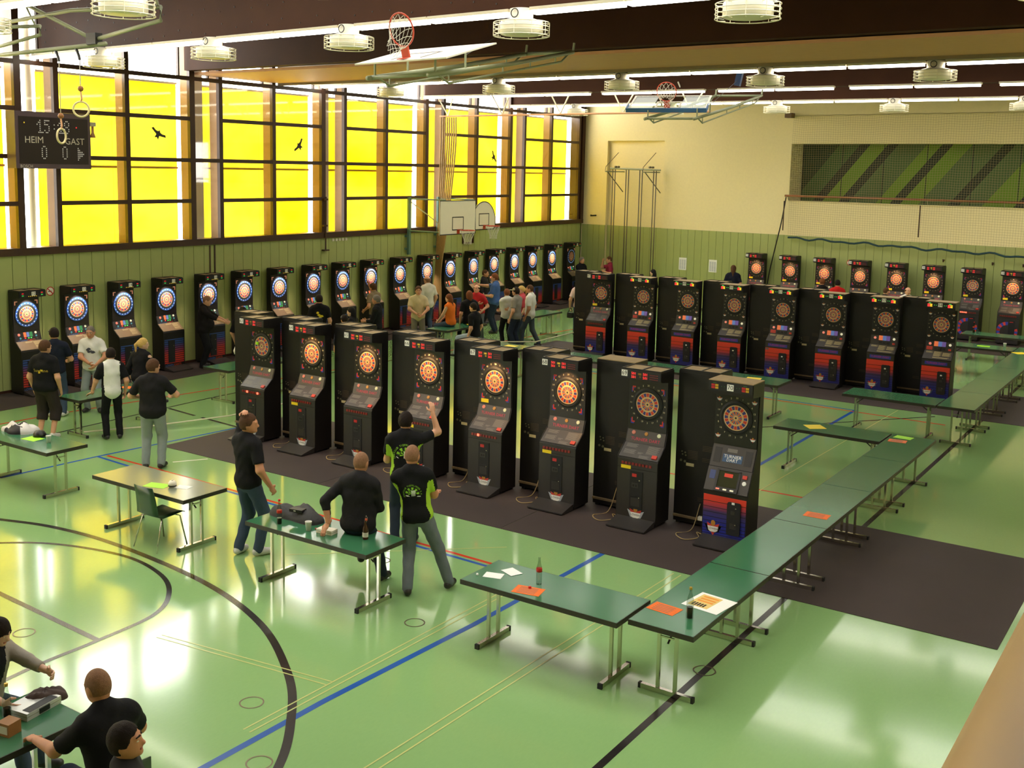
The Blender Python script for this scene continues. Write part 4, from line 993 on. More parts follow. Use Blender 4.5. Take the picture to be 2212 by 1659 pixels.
card('lime card on the far cross table', (16.47, -7.9, ZT), 0.3, 0.21, 0.1, m_lime)
card('yellow card at the far end of the second table row', (17.42, -8.5, ZT), 0.3, 0.3, 0.7, m_yellow)
card('yellow card at the crowd\'s edge, on the table behind the fifth machine', (7.26, -15.95, ZT), 0.3, 0.21, 0.1, m_yellow)
card('yellow card behind the girl in orange', (4.35, -13.55, ZT), 0.3, 0.21, 0.8, m_yellow)
card('lime card under the black cap on the left table', (6.62, -28.4, ZT), 0.3, 0.21, 0.1, m_lime)
card('lime and yellow card beside the white pot', (10.12, -28.82, ZT), 0.32, 0.2, 0.3, m_lime)
card('small white paper beside the white pot', (10.45, -28.66, ZT), 0.2, 0.14, 0.3, m_paper, 'note')
card('orange card on the table of the standing group', (4.45, -25.0, ZT), 0.3, 0.21, 0.3, m_orange)
sh = card('large white printed sheet with an orange table on it', (17.66, -28.05, ZT), 0.40, 0.42, -0.12, m_paper, 'sheet')
b = MB()
b.bx(-0.16, 0.06, -0.16, 0.17, 0.0015, 0.002, 0)
for i in range(3): b.bx(-0.13, 0.04, -0.02+i*0.06, 0.02+i*0.06, 0.002, 0.0024, 1)
for i in range(5): b.bx(-0.13+i*0.03, -0.11+i*0.03, -0.14, -0.06, 0.002, 0.0024, 2)
b.build('print', [M('pale_orange_print', lin(225, 195, 120), 0.7), M('orange_print', lin(230, 150, 60), 0.7), k_ink], sh)
def small(name, label, cat, b, m, loc, rz=0, smooth=False):
    o = b.build(name, m, None, smooth); o.location = loc; o.rotation_euler = (0, 0, rz); return tag(o, label, cat)
small('red_stopper', 'red bottle cap lying on an orange card', 'bottle cap', MB().lathe([(0, 0), (0.017, 0), (0.015, 0.02), (0, 0.021)], 10), m_red, (16.02, -28.82, ZT+0.002))
small('paper_ball', 'tiny white paper scrap at the table edge', 'paper scrap', MB().lathe([(0, 0), (0.015, 0.005), (0.012, 0.02), (0, 0.024)], 7), m_paper, (15.38, -28.85, ZT))
small('lighter', 'small red and white lighter on the green table', 'lighter', MB().bx(-0.035, 0.02, -0.01, 0.01, 0, 0.012).bx(0.02, 0.035, -0.01, 0.01, 0, 0.012, 1), [m_red, m_steel], (13.03, -28.8, ZT), 0.6)
pot = thing('money_pot', 'small round white pot with spout on the table with painted window sheen', 'pot', (10.33, -28.74, ZT))
MB().lathe([(0, 0), (0.04, 0), (0.055, 0.03), (0.055, 0.06), (0.035, 0.085), (0, 0.09)], 16).build('body', m_white, pot, True)
MB().lathe([(0.056, 0.015), (0.058, 0.03)], 16).build('rim_band', m_black, pot)
MB().lathe([(0.012, 0.085), (0.012, 0.1), (0, 0.104)], 8).build('knob', m_white, pot, True)
cs = thing('dart_case', 'white dart case under the seated man\'s hand', 'case', (13.2, -28.83, ZT), 0.1)
MB().bx(-0.11, 0.11, -0.06, 0.06, 0, 0.05).build('shell', m_white, cs); MB().bx(-0.112, 0.112, -0.062, 0.062, 0.024, 0.028).build('seam', m_steel, cs)
cs = thing('silver_case', 'open silver laptop-like case on the corner table', 'case', (14.26, -33.30, ZT), 1.75)
MB().bx(-0.17, 0.17, -0.12, 0.12, 0, 0.06).build('shell', M('silver_shell', lin(205, 205, 200), 0.3, 0.3), cs); MB().bx(-0.14, 0.14, -0.115, -0.04, 0.06, 0.063).build('window', k_ink, cs); MB().bx(-0.05, 0.05, -0.127, -0.12, 0.01, 0.05).build('clasp', m_black, cs)
MB().bx(-0.172, 0.172, -0.122, 0.122, 0.03, 0.034).build('seam', m_steel, cs)
small('wooden_box', 'little wooden box at the left edge of the corner table', 'box', MB().bx(-0.06, 0.06, -0.06, 0.06, 0, 0.10).bx(-0.045, 0.045, -0.061, -0.06, 0.02, 0.08, 1), [M('box_wood', lin(150, 100, 50), 0.5, var=0.2), m_offw], (14.45, -33.62, ZT), 0.2)
# cloth heaps
def heap(name, label, cat, loc, rx, ry, h, mat, seed, rz=0, mats2=None, sel=None):
    r = random.Random(seed); n, k = 30, 22; vs = []; fs = []; mi = []
    ph = [(r.uniform(2, 9), r.uniform(2, 9), r.uniform(0, 6), r.uniform(0.3, 1)) for _ in range(7)]
    for i in range(k+1):
        t = i/k
        for j in range(n):
            a = 2*PI*j/n
            rr = math.sin(t*PI/2)**0.9*(1+0.10*math.sin(3*a+seed)+0.07*math.sin(5*a+seed*2))
            x, y = rr*math.cos(a), rr*math.sin(a)
            z = (1-t**2.2)*0.62
            z += 0.2*(1-t)*sum(w_*math.sin(p*x+q*y+c) for p, q, c, w_ in ph)/2.2 + 0.05*(1-t**3)*math.sin(14*a+seed)
            vs.append((x*rx, y*ry, max(0.0, z)*h))
    for i in range(k):
        for j in range(n):
            fs.append((i*n+j, i*n+(j+1) % n, (i+1)*n+(j+1) % n, (i+1)*n+j)); mi.append(0 if sel is None else sel(vs[i*n+j], rx, ry))
    fs.append(tuple(range(k*n+n-1, k*n-1, -1))); mi.append(0)
    b = MB(); b.v = vs; b.f = fs; b.mi = mi
    o = b.build(name, [mat]+(mats2 or []), None, True); o.location = loc; o.rotation_euler = (0, 0, rz); return tag(o, label, cat)
m_jk = M('dark_grey_jacket_cloth', lin(52, 50, 50), 0.7, var=0.25, scale=12, bump=0.5, bscale=30)
jk = heap('jacket', 'black jacket heaped on the green table', 'jacket', (12.52, -28.62, ZT), 0.42, 0.19, 0.20, m_jk, 3)
small('wallet_pouch', 'black dart wallet lying on the black jacket', 'wallet', MB().bx(-0.09, 0.09, -0.05, 0.05, 0, 0.035).bx(-0.03, 0.0, -0.051, -0.05, 0.012, 0.024, 1), [m_black, m_offw], (12.62, -28.72, ZT+0.115), 0.2)
heap('striped_jacket', 'black and white striped jacket heaped on the left table', 'jacket', (6.05, -28.25, ZT), 0.30, 0.2, 0.20, M('black_jacket_cloth', lin(28, 26, 32), 0.7, var=0.2), 5, 0.3, [M('white_jacket_cloth', lin(215, 210, 205), 0.7)], lambda p, rx, ry: 1 if (p[0] > rx*0.35 or abs(p[1]+0.05) < 0.035 or abs(p[1]-0.08) < 0.03) else 0)
cp = thing('cap', 'black cap lying on the lime card', 'cap', (6.56, -28.24, ZT), 0.5)
MB().lathe([(0.10, 0.0), (0.098, 0.04), (0.07, 0.085), (0.0, 0.10)], 16).build('crown', m_black, cp, True); MB().pri([(0.08, -0.06, 0.004), (0.17, -0.04, 0.004), (0.17, 0.04, 0.004), (0.08, 0.06, 0.004)], (0, 0, 0.006)).build('peak', m_black, cp)
heap('brown_jacket', 'dark brown jacket bunched at the corner table edge', 'jacket', (14.2, -33.16, ZT), 0.17, 0.11, 0.14, M('brown_cloth', lin(70, 52, 44), 0.75, var=0.3, scale=14), 9, 1.2)
# ---------------------------------------------------------------- scoreboard and left wall fittings
sb = thing('scoreboard', 'dark scoreboard reading HEIM GAST with a dot-matrix clock', 'scoreboard', (0.32, -23.72, 5.45), PI/2)
sbc = M('mauve_frame', lin(92, 74, 84), 0.4, var=0.08)
MB().bx(-0.91, 0.91, -0.10, 0.22, -0.60, 0.60).build('housing', sbc, sb)
MB().bx(-0.83, 0.84, -0.108, -0.10, -0.50, 0.49).build('front_panel', M('scoreboard_glass', lin(34, 20, 24), 0.35, var=0.1), sb)
k_dot = M('dot_segment', lin(190, 185, 170), 0.5, emit=0.25, ec=(1, 0.95, 0.85), var=0)
DIG = {'1': ['..#..', '.##..', '#.#..', '..#..', '..#..', '..#..', '.####'], '5': ['####.', '#....', '###..', '...#.', '...#.', '#..#.', '.##..'], '8': ['.##..', '#..#.', '#..#.', '.##..', '#..#.', '#..#.', '.##..'], '0': ['.##..', '#..#.', '#..#.', '#..#.', '#..#.', '#..#.', '.##..'], ':': ['.....', '.....', '..#..', '.....', '..#..', '.....', '.....'], '>': ['#....', '##...', '####.', '#####', '####.', '##...', '#....']}
def dots(ch, x0, z0, s):
    b = MB()
    for r, row in enumerate(DIG[ch]):
        for c, q in enumerate(row):
            if q == '#': b.bx(x0+c*s*0.8-0.009, x0+c*s*0.8+0.009, -0.112, -0.108, z0-r*s-0.011, z0-r*s+0.011)
    tag(b.build('digit_dots', k_dot, sb), kind='stuff')
for ch, x, z in (('1', -0.40, 0.42), ('5', -0.22, 0.42), (':', -0.06, 0.42), ('1', 0.10, 0.42), ('8', 0.26, 0.42), ('0', -0.30, -0.13), ('0', 0.20, -0.13), ('>', 0.58, -0.15)): dots(ch, x, z, 0.042)
for tx, x, z, s in (('HEIM', -0.48, -0.0, 0.2), ('GAST', 0.50, -0.01, 0.2), ('BOSCH', -0.67, -0.555, 0.09)): MB().text(tx, s, T3((x, -0.110 if tx != 'BOSCH' else -0.102, z))).build('lettering', M('white_lettering', lin(215, 205, 190), 0.5), sb)
for x in (-0.7, 0.7): MB().bx(x-0.03, x+0.03, 0.2, 0.35, -0.4, 0.4).build('bracket', m_brown, sb)
for nm, y, z, c in (('lamp', -0.7, 0.36, k_ledy), ('lamp', 0.55, 0.30, k_led)): MB().bx(y-0.01, y+0.01, -0.112, -0.108, z-0.012, z+0.012).build('indicator', c, sb)
hn = thing('horn', 'small pale horn hanging at the scoreboard\'s edge', 'horn', (0.32, -22.68, 5.75))
MB().bx(-0.04, 0.04, -0.14, 0.06, 0.05, 0.14).build('box', m_offw, hn); MB().lathe([(0.03, 0.05), (0.03, -0.08), (0.07, -0.2)], 10).build('bell', m_tan, hn, True)
def nosmoke(label, M4):
    t = thing('no_smoking_sign', label, 'sign'); b = MB(); b.lathe([(0.10, 0), (0.10, 0.004), (0, 0.004)], 24); b.xf(M4).build('plate', m_white, t)
    b = MB()
    for i in range(24): sect(b, 0.082, 0.10, i*PI/12, (i+1)*PI/12, 0, 0, 1)
    b.add([(-0.065, 0, 0.05), (-0.05, 0, 0.065), (0.065, 0, -0.05), (0.05, 0, -0.065)], [(0, 1, 2, 3)])
    b.xf(M4 @ RX(-PI/2) @ T3((0, -0.006, 0))).build('ring', m_red, t)
    b = MB().bx(-0.05, 0.03, -0.0055, -0.0045, -0.012, 0.008); b.xf(M4 @ RX(-PI/2)).build('cigarette', m_black, t)
nosmoke('round red no-smoking sign on the window wall', T3((0.004, -23.67, 2.14)) @ RZ(PI/2) @ RX(PI/2))
p = fw(10.9, 0.034, 2.12); nosmoke('round red no-smoking sign on the far wall between machines', T3(p) @ RZ(FA) @ RX(PI/2))
cr = thing('crank_rod', 'brown window crank rod hanging beside the middle window', 'crank rod')
MB().tube([(0.09, -14.86, 4.15), (0.09, -14.88, 2.6)], 0.022, 8).build('rod', m_brown, cr); MB().bx(0, 0.12, -14.95, -14.80, 4.05, 4.10).build('bracket', m_brown, cr); MB().bx(0, 0.12, -14.97, -14.82, 3.3, 3.35).build('bracket', m_brown, cr); MB().bx(0, 0.12, -14.95, -14.75, 2.6, 2.64).build('handle', m_brown, cr)
for i in range(5):
    o = MB().bx(0, 0.02, -14.52+i*0.14, -14.44+i*0.14, 2.86, 2.94).build('wall_switch', m_offw); tag(o, 'pale wall switch under the window sill, %s of five' % NTH[i], 'switch', 'switches under the sill')
# wall basketball goals
m_teal = M('teal_painted_post', lin(92, 128, 118), 0.4, var=0.08)
m_bb = M('cream_backboard', lin(228, 218, 190), 0.45, var=0.03)
m_rim = M('orange_rim', lin(205, 70, 40), 0.4, var=0.08)
m_netw = M('white_net_cord', lin(225, 220, 205), 0.7)
def hoop(par, M4, net=True, droop=None):
    R = 0.225
    MB().tube([(R*math.cos(2*PI*i/24), R*math.sin(2*PI*i/24), 0) for i in range(24)], 0.012, 6, closed=True).xf(M4).build('rim', m_rim, par, True)
    MB().bx(-0.07, 0.07, R, R+0.15, -0.012, 0.012).bx(-0.07, 0.07, R+0.14, R+0.15, -0.12, 0.012).xf(M4).build('bracket', m_rim, par)
    b = MB(); lv = [(0.22, 0.0), (0.20, -0.09), (0.165, -0.18), (0.13, -0.27), (0.115, -0.36), (0.125, -0.43)]
    off = droop or (lambda z: Vector((0, 0, 0)))
    inv = M4.inverted().to_3x3()
    for i in range(12):
        for s in (1, -1):
            P = []
            for k, (r, z) in enumerate(lv):
                a = 2*PI*(i+s*k*0.5)/12; v = Vector((r*math.cos(a), r*math.sin(a), z))
                if droop: v = Vector((v.x, v.y, z*0.35)) + inv @ Vector((0, 0, z*0.55*0.9)) 
                P.append(v)
            b.tube(P, 0.004, 4, cap=False)
    tag(b.xf(M4).build('net', m_netw, par), kind='stuff')
def goal(label, x, yc, zc, w_, h_, fan=False, posts=()):
    t = thing('basketball_goal', label, 'basketball goal')
    if fan:
        pts = [(-w_/2, -h_/2), (w_/2*0.85, -h_/2), (w_/2, -h_/2+0.12)] + [(w_/2*math.cos(a), -h_/2+0.28+(h_-0.28)*math.sin(a)) for a in [i*PI/16 for i in range(1, 16)]] + [(-w_/2, -h_/2+0.28)]
    else: pts = [(-w_/2, -h_/2), (w_/2, -h_/2), (w_/2, h_/2), (-w_/2, h_/2)]
    MB().pri([(x, yc+a, zc+b_) for a, b_ in pts], (0.025, 0, 0)).build('backboard', m_bb, t)
    P = [Vector((x+0.024, yc+a*0.985, zc+b_*0.98)) for a, b_ in pts]
    MB().tube(P, 0.018, 4, closed=True).build('border', m_black, t)
    b = MB(); y0, y1, z0, z1 = yc-0.3, yc+0.3, zc-h_/2+0.13, zc-h_/2+0.55
    for a in ((y0, y1, z0, z0+0.03), (y0, y1, z1-0.03, z1), (y0, y0+0.03, z0+0.03, z1-0.03), (y1-0.03, y1, z0+0.03, z1-0.03)): b.bx(x+0.025, x+0.028, *a)
    b.build('target_square', m_black, t)
    hoop(t, T3((x+0.40, yc+0.02, zc-h_/2+0.14)) @ RZ(PI/2))
    for yp in posts:
        MB().bx(0.07, 0.15, yp-0.05, yp+0.05, 2.3, 4.1).build('wall_post', m_teal, t)
        for z in (2.45, 3.05): MB().bx(0.002, 0.07, yp-0.09, yp+0.09, z-(0.2 if z > 3 else 0), z+0.06-(0.2 if z > 3 else 0)).build('fixing', m_teal, t)
        for z in (4.05, 3.05): MB().tube([(0.12, yp, z), (x, yp+ (0.05), z)], 0.022, 6).build('arm', m_teal, t)
    if posts: MB().tube([(0.1, posts[0], 4.0), (x, posts[0], 3.2)], 0.018, 6).build('stay', m_greentube, t)
    return t
goal('rectangular basketball goal on two long arms from the window wall', 1.5, -10.43, 3.51, 1.9, 1.06, posts=(-11.1, -9.6))
g2 = goal('fan-shaped basketball goal half hidden behind the rectangular one', 0.62, -7.75, 3.47, 1.35, 0.95, True)
b = MB()
for a in ((-8.1, -7.5, 2.5, 2.54), (-8.1, -7.5, 2.96, 3.0), (-8.1, -8.06, 2.54, 2.96), (-7.54, -7.5, 2.54, 2.96)): b.bx(0.0, 0.06, *a)
b.build('wall_frame', m_brown2, g2)
for z in (3.1, 3.8): MB().tube([(0.0, -7.8, z), (0.62, -7.8, z)], 0.03, 6).build('arm', m_teal, g2)
# climbing ropes on their ceiling rail
rr = thing('rope_rail', 'pale ceiling rail on V-shaped brackets carrying the climbing ropes', 'rail')
MB().tube([(0.06, -9.5, 6.68), (9.5, -9.75, 6.68)], 0.028, 8).build('rail', m_tan, rr)
for i in range(5):
    x = 0.4+i*2.1
    for dx in (-0.27, 0.5): MB().tube([(x, -9.52, 6.7), (x+dx, -9.95+0.03*i, 7.22 if dx > 0 else 7.5)], 0.022, 6).build('bracket', m_white, rr)
m_rope = M('hemp_rope', lin(172, 140, 88), 0.8, var=0.2, scale=30)
for i in range(8):
    x = 0.12+i*0.085
    y1, x1 = -9.80+0.02*i, 0.10+0.03*i
    P = [Vector((x, -9.52, 6.64)), Vector((x+0.01, -9.54, 5.6)), Vector(((x+x1)/2+0.02, -9.62, 3.4)), Vector((x1+0.02, -9.70, 1.8)), Vector((x1, y1, 0.9)), Vector((x1+0.02*(i % 3), y1-0.03, 0.12+0.05*(i % 3)))]
    o = MB().tube(smooth_curve(P, 5), 0.026, 7).build('climbing_rope', m_rope, None, True); tag(o, 'long hemp climbing rope tied in the bunch by the windows', 'rope', 'bunch of climbing ropes')
# gym rings and their frame at the near ceiling
tr = thing('ring_truss', 'sage-green tube truss hanging below the nearest ceiling beam', 'truss')
Yt = -27.9
for P, r in (([(3.0, Yt, 6.62), (8.02, Yt, 6.70)], 0.032), ([(5.4, Yt, 7.55), (5.87, Yt, 7.46), (7.74, Yt, 6.77)], 0.03), ([(7.76, Yt, 6.77), (9.24, Yt, 6.95), (9.25, Yt, 7.13), (7.2, Yt, 7.22), (5.0, Yt, 7.12)], 0.03), ([(9.2, Yt, 7.13), (9.0, Yt, 7.6)], 0.02), ([(4.0, Yt, 6.72), (5.34, Yt, 6.79), (6.42, Yt, 6.91), (6.43, Yt, 7.04), (4.5, Yt, 7.12)], 0.028), ([(6.3, Yt, 7.06), (6.05, Yt, 7.4)], 0.015)):
    MB().tube(P, r, 8).build('tube', m_greentube, tr, True)
MB().bx(7.64, 7.86, Yt-0.06, Yt+0.06, 6.70, 6.86).build('clamp', m_black, tr)
for x in (5.4, 9.0): MB().tube([(x, Yt, 7.55), (x, -28.3, 8.1)], 0.02, 6).build('hanger', m_greentube, tr)
m_ringw = M('pale_wooden_ring', lin(222, 205, 150), 0.45, var=0.06)
for x, zb, zc, lb, rz in ((7.39, 6.08, 5.78, 'gymnastic ring hanging right of the scoreboard, the higher one', 0.96), (6.88, 5.69, 5.39, 'gymnastic ring hanging in front of the scoreboard', 1.95)):
    t = thing('gym_ring', lb, 'gymnastic ring', group='pair of gymnastic rings')
    MB().tube([(x-0.1, Yt, 6.70), (x-0.02, Yt, 6.56), (x, Yt, 6.50)], 0.022, 6).build('hook', m_black, t)
    MB().tube([(x, Yt, 6.5), (x, Yt, zb)], 0.007, 5).build('cable', m_steel, t)
    MB().lathe([(0.0, -0.045), (0.032, -0.032), (0.045, 0.0), (0.032, 0.032), (0.0, 0.045)], 12, (x, Yt, zb)).build('ball', M('leather_ball', lin(150, 95, 45), 0.5), t, True)
    MB().tube([(x, Yt, zb-0.04), (x+0.02, Yt, (zb+zc)/2), (x, Yt, zc+0.11)], 0.013, 6).build('strap', m_tan, t)
    MB().tube([(0.11*math.cos(2*PI*i/24), 0, 0.11*math.sin(2*PI*i/24)) for i in range(24)], 0.015, 8, closed=True).xf(T3((x, Yt, zc)) @ RZ(rz)).build('ring', m_ringw, t, True)
# ceiling-folded basketball units
def ceiling_goal(label, nl, nr, fr, fl, p1, p2, a1, a2, acr):
    t = thing('ceiling_goal', label, 'basketball goal')
    nl, nr, fr, fl, p1, p2, a1, a2 = map(Vector, (nl, nr, fr, fl, p1, p2, a1, a2))
    ux = (nr-nl).normalized(); uy = (fl-nl); uy = (uy-ux*uy.dot(ux)).normalized(); n = ux.cross(uy)
    o = (nl+nr)/2; Wd = (nr-nl).length/2; Hh = (fl-nl).length
    M4 = Matrix(((ux.x, uy.x, n.x, o.x), (ux.y, uy.y, n.y, o.y), (ux.z, uy.z, n.z, o.z), (0, 0, 0, 1)))
    if acr:
        MB().bx(-Wd, Wd, 0, Hh, -0.012, 0).xf(M4).build('backboard', m_acryl, t)
        b = MB()
        for a in ((-Wd, Wd, Hh-0.05, Hh), (-Wd, -Wd+0.05, 0.05, Hh-0.05), (Wd-0.05, Wd, 0.05, Hh-0.05), (-Wd, Wd, 0, 0.05), (-0.3, 0.3, 0.55, 0.6), (-0.3, -0.25, 0.15, 0.55), (0.25, 0.3, 0.15, 0.55), (-0.3, 0.3, 0.15, 0.2)): b.bx(a[0], a[1], a[2], a[3], 0.001, 0.006)
        b.xf(M4).build('marking', m_white, t)
        MB().bx(-Wd-0.02, Wd+0.02, -0.03, 0.0, -0.05, 0.05).bx(-Wd-0.02, -Wd, 0, 0.32, -0.05, 0.05).bx(Wd, Wd+0.02, 0, 0.32, -0.05, 0.05).xf(M4).build('pad', M('blue_pad', lin(70, 115, 175), 0.5, var=0.05), t)
    else:
        MB().bx(-Wd, Wd, 0, Hh, -0.02, 0.0).xf(M4).build('backboard', M('white_backboard', lin(245, 240, 225), 0.35, var=0.02), t)
        b = MB()
        for a in ((-0.3, 0.3, 0.55, 0.58), (-0.3, -0.27, 0.15, 0.55), (0.27, 0.3, 0.15, 0.55)): b.bx(a[0], a[1], a[2], a[3], 0.001, 0.004)
        b.xf(M4).build('marking', M('faint_print', (1, 1, 1)), t)
    # hoop: rim stands on the board face
    H4 = M4 @ Matrix(((1, 0, 0, 0), (0, 0, -1, 0.16), (0, -1, 0, 0.385), (0, 0, 0, 1)))
    H4 = M4 @ Matrix(((1, 0, 0, 0), (0, 0, 1, 0.16), (0, -1, 0, 0.385), (0, 0, 0, 1)))
    hoop(t, H4, droop=True)
    MB().tube([p1-(a1-p1)*0.02, p1.lerp(a1, 0.5)-Vector((0, 0, 0.03)), a1], 0.035, 8).build('arm', m_greentube, t, True)
    MB().tube([p2-(a2-p2)*0.02, p2.lerp(a2, 0.5)-Vector((0, 0, 0.03)), a2], 0.035, 8).build('arm', m_greentube, t, True)
    MB().tube([p1, p2], 0.028, 8).build('cross_tube', m_greentube, t, True)
    for p, a in ((p1, a1), (p2, a2)):
        dn = Vector((0, 0, -0.16))
        MB().tube([p.lerp(a, 0.03), p.lerp(a, 0.10)+dn, p.lerp(a, 0.45)+dn*0.9, p.lerp(a, 0.9)+dn*0.8, p.lerp(a, 0.97)], 0.018, 6).build('truss_chord', m_greentube, t, True)
        for f_ in (0.1, 0.45, 0.65, 0.85): MB().tube([p.lerp(a, f_), p.lerp(a, f_)+dn*0.85], 0.012, 5).build('stay', m_greentube, t)
        MB().tube([p.lerp(a, 0.02), p.lerp(a, 0.02)+Vector((0, 0, 0.22))], 0.018, 6).build('strut', m_greentube, t)
        MB().tube([p.lerp(a, 0.2), p.lerp(a, 0.2)+Vector((0, 0, 0.24))], 0.018, 6).build('strut', m_greentube, t)
        MB().tube([a, a+Vector((0, 0.03, 0.16))], 0.022, 6).build('hanger', m_greentube, t)
    MB().tube([a1, a2], 0.028, 8).build('cross_tube', m_greentube, t, True)
    # winch pulley with cable
    q = a2.lerp(p2, 0.45)+Vector((0.1, 0, 0.62))
    MB().bx(-0.07, 0.07, -0.05, 0.05, -0.16, 0.16).xf(T3(q) @ RY(0.2)).build('pulley', M('blue_pulley', lin(40, 70, 120), 0.4), t)
    MB().tube([q, p2.lerp(a2, 0.2)+Vector((0, 0, 0.2))], 0.006, 5).build('cable', m_black, t)
    MB().tube([q+Vector((-0.02, 0, 0.15)), q+Vector((-0.1, 0.2, 1.0))], 0.01, 5).build('cable', m_black, t)
ceiling_goal('white basketball backboard folded up under the ceiling, nearer one', (11.18, -26.1, 6.45), (12.95, -26.3, 6.45), (12.92, -25.3, 6.73), (11.15, -25.1, 6.73), (11.23, -25.8, 6.28), (12.25, -25.7, 6.30), (10.95, -21.3, 7.05), (11.86, -21.2, 7.05), False)
ceiling_goal('clear basketball backboard with blue pad folded up under the ceiling', (9.56, -14.75, 6.45), (11.33, -14.25, 6.45), (11.37, -13.28, 6.825), (9.6, -13.78, 6.825), (10.05, -14.7, 6.25), (11.16, -14.43, 6.25), (10.2, -11.1, 7.0), (11.3, -10.75, 7.0), True)
# climbing poles and bars in the far wall niche
cp_ = thing('climbing_poles', 'grey steel climbing poles in the far wall niche', 'climbing frame')
m_pole = M('grey_steel_pole', lin(112, 104, 92), 0.45, 0.5, var=0.1)
for i, u in enumerate((1.62, 2.22, 2.82, 3.42)):
    for d in (0, 0.11): MB().tube([fw(u+d, 0.40, 5.1), fw(u+d, 0.40, 0.02)], 0.02, 7).build('pole', m_pole, cp_, True)
MB().tube([fw(1.5, 0.40, 5.14), fw(3.7, 0.40, 5.10)], 0.035, 8).build('top_rail', m_greentube, cp_)
for u in (1.75, 1.87, 3.25, 3.37): MB().lathe([(0, -0.04), (0.055, -0.03), (0.055, 0.03), (0, 0.04)], 10, tuple(fw(u, 0.4, 5.2)), M4=None).build('roller', m_pole, cp_, True)
for u in (1.55, 3.2):
    w_ = 0.14 if u < 2 else 0.0
    MB().tube([fw(u-0.05, 0.75, 5.02), fw(u+0.25, -w_, 5.02)], 0.022, 6).build('bracket', m_greentube, cp_)
    MB().tube([fw(u-0.05, 0.75, 5.05), fw(u-0.05, 0.72, 5.2), fw(u+0.05, 0.0, 5.75)], 0.012, 6).build('tie_rod', m_pole, cp_)
    MB().tube([fw(u+0.0, 0.65, 5.0), fw(u+0.3, 0.0, 4.25)], 0.02, 6).build('brace', m_pole, cp_)
for i, u in enumerate((4.59, 5.83)):
    o = MB().bx(u-0.16, u+0.16, -0.034, -0.03, 1.42, 1.88).xf(FW).build('notice_sheet', m_paper); tag(o, 'white printed notice on the far wall, the %s one' % ('left' if i == 0 else 'right'), 'notice', 'notices on the far wall')
    b = MB()
    for r in range(8):
        for c in range(3): b.bx(u-0.13+c*0.09, u-0.06+c*0.09, -0.0352, -0.034, 1.46+r*0.045, 1.485+r*0.045)
    b.xf(FW).build('print', M('grey_table_print', lin(165, 170, 190), 0.7), o)
for u, lb in ((13.95, 'third last'), (15.42, 'second last'), (16.3, 'last')):
    o = MB().tube([fw(u, 0.0, 2.42), fw(u, 0.16, 2.36), fw(u, 0.18, 2.44)], 0.02, 6).build('wall_hook', m_brown); tag(o, 'dark hook on the far wall above the %s machine' % lb, 'hook', 'hooks on the far wall')
o = MB().tube([fw(0.42, 0.0, 3.3), fw(0.5, 0.14, 3.28), fw(0.75, 0.14, 3.3)], 0.03, 6).build('wall_lamp_arm', m_black); tag(o, 'small black bracket on the cream wall near the corner', 'bracket')
o = MB().tube([tuple(p) for p in smooth_curve([fw(8.56, 0.14, 4.25), fw(8.45, 0.16, 3.4), fw(8.3, 0.18, 2.6), fw(8.1, 0.16, 1.6), fw(8.0, 0.12, 0.9)], 6)], 0.022, 6).build('hanging_cable', m_black); tag(o, 'black cable hanging from the gallery rail behind the far machines', 'cable')
# white chain between posts across the floor, power cords behind machines
o = MB().tube([(4.6, -26.1, 0.10), (5.0, -25.0, 0.06), (5.6, -23.5, 0.09), (6.3, -22.6, 0.30)], 0.014, 6).build('barrier_chain', M('white_plastic_chain', lin(230, 225, 190), 0.5)); tag(o, 'white plastic barrier chain lying across the floor by the standing group', 'chain')
o = MB().tube([(4.2, -14.3, 0.32), (5.6, -12.2, 0.22), (6.6, -11.2, 0.55)], 0.016, 6).build('barrier_chain', M('white_plastic_chain', (1, 1, 1))); tag(o, 'pale barrier chain running to machine 47', 'chain')
m_cord = M('beige_cable', lin(158, 135, 88), 0.5)
def cord(pts, label):
    o = MB().tube(smooth_curve([Vector(p) for p in pts], 8), 0.007, 5).xf((T3(label.location) @ RZ(PI)).inverted()).build('power_cord', m_cord, label, True)
for i, x in enumerate(XA):
    if i == 0: continue
    c = x-0.45; y = -24.05
    j = rnd.uniform(-0.03, 0.03)
    cord([(c-0.1, -23.83, 0.35), (c-0.12, y, 0.03), (c-0.25+j, y-0.25, 0.015), (c-0.05, y-0.42, 0.015), (c+0.08+j, y-0.25, 0.02), (c-0.02, y-0.05, 0.02), (c+0.1, y-0.1, 0.02)], REAR[63+i])
pb = thing('power_strip', 'white power strip on the ledge left of machine 70', 'power strip', (15.83, -23.88, 0.13))
MB().bx(-0.11, 0.11, -0.03, 0.03, 0, 0.05).build('body', m_white, pb); MB().bx(-0.09, 0.09, -0.02, 0.02, 0.05, 0.054).build('socket_row', m_offw, pb)
# near gallery: the photographer's own balustrade rail
gr = struct('gallery_near')
MB().bx(21.62, X1, -44, -30.5, 3.3, 3.55).build('slab', m_cream, gr); MB().bx(21.62, 21.72, -44, -30.5, 3.55, 3.8).build('upstand', m_cream, gr)
rl = thing('balustrade_rail', 'pale wooden balustrade rail close at the lower right edge', 'handrail')
MB().tube([(21.67, -43.5, 4.68), (21.67, -31.5, 4.68)], 0.06, 20).build('rail', M('pale_varnished_wood', lin(226, 186, 130), 0.35, var=0.10, scale=5), rl, True)
for y in (-42, -40, -38.3, -35, -33, -31.7): MB().tube([(21.67, y, 3.8), (21.67, y, 4.64)], 0.015, 8).build('post', m_steel, rl)
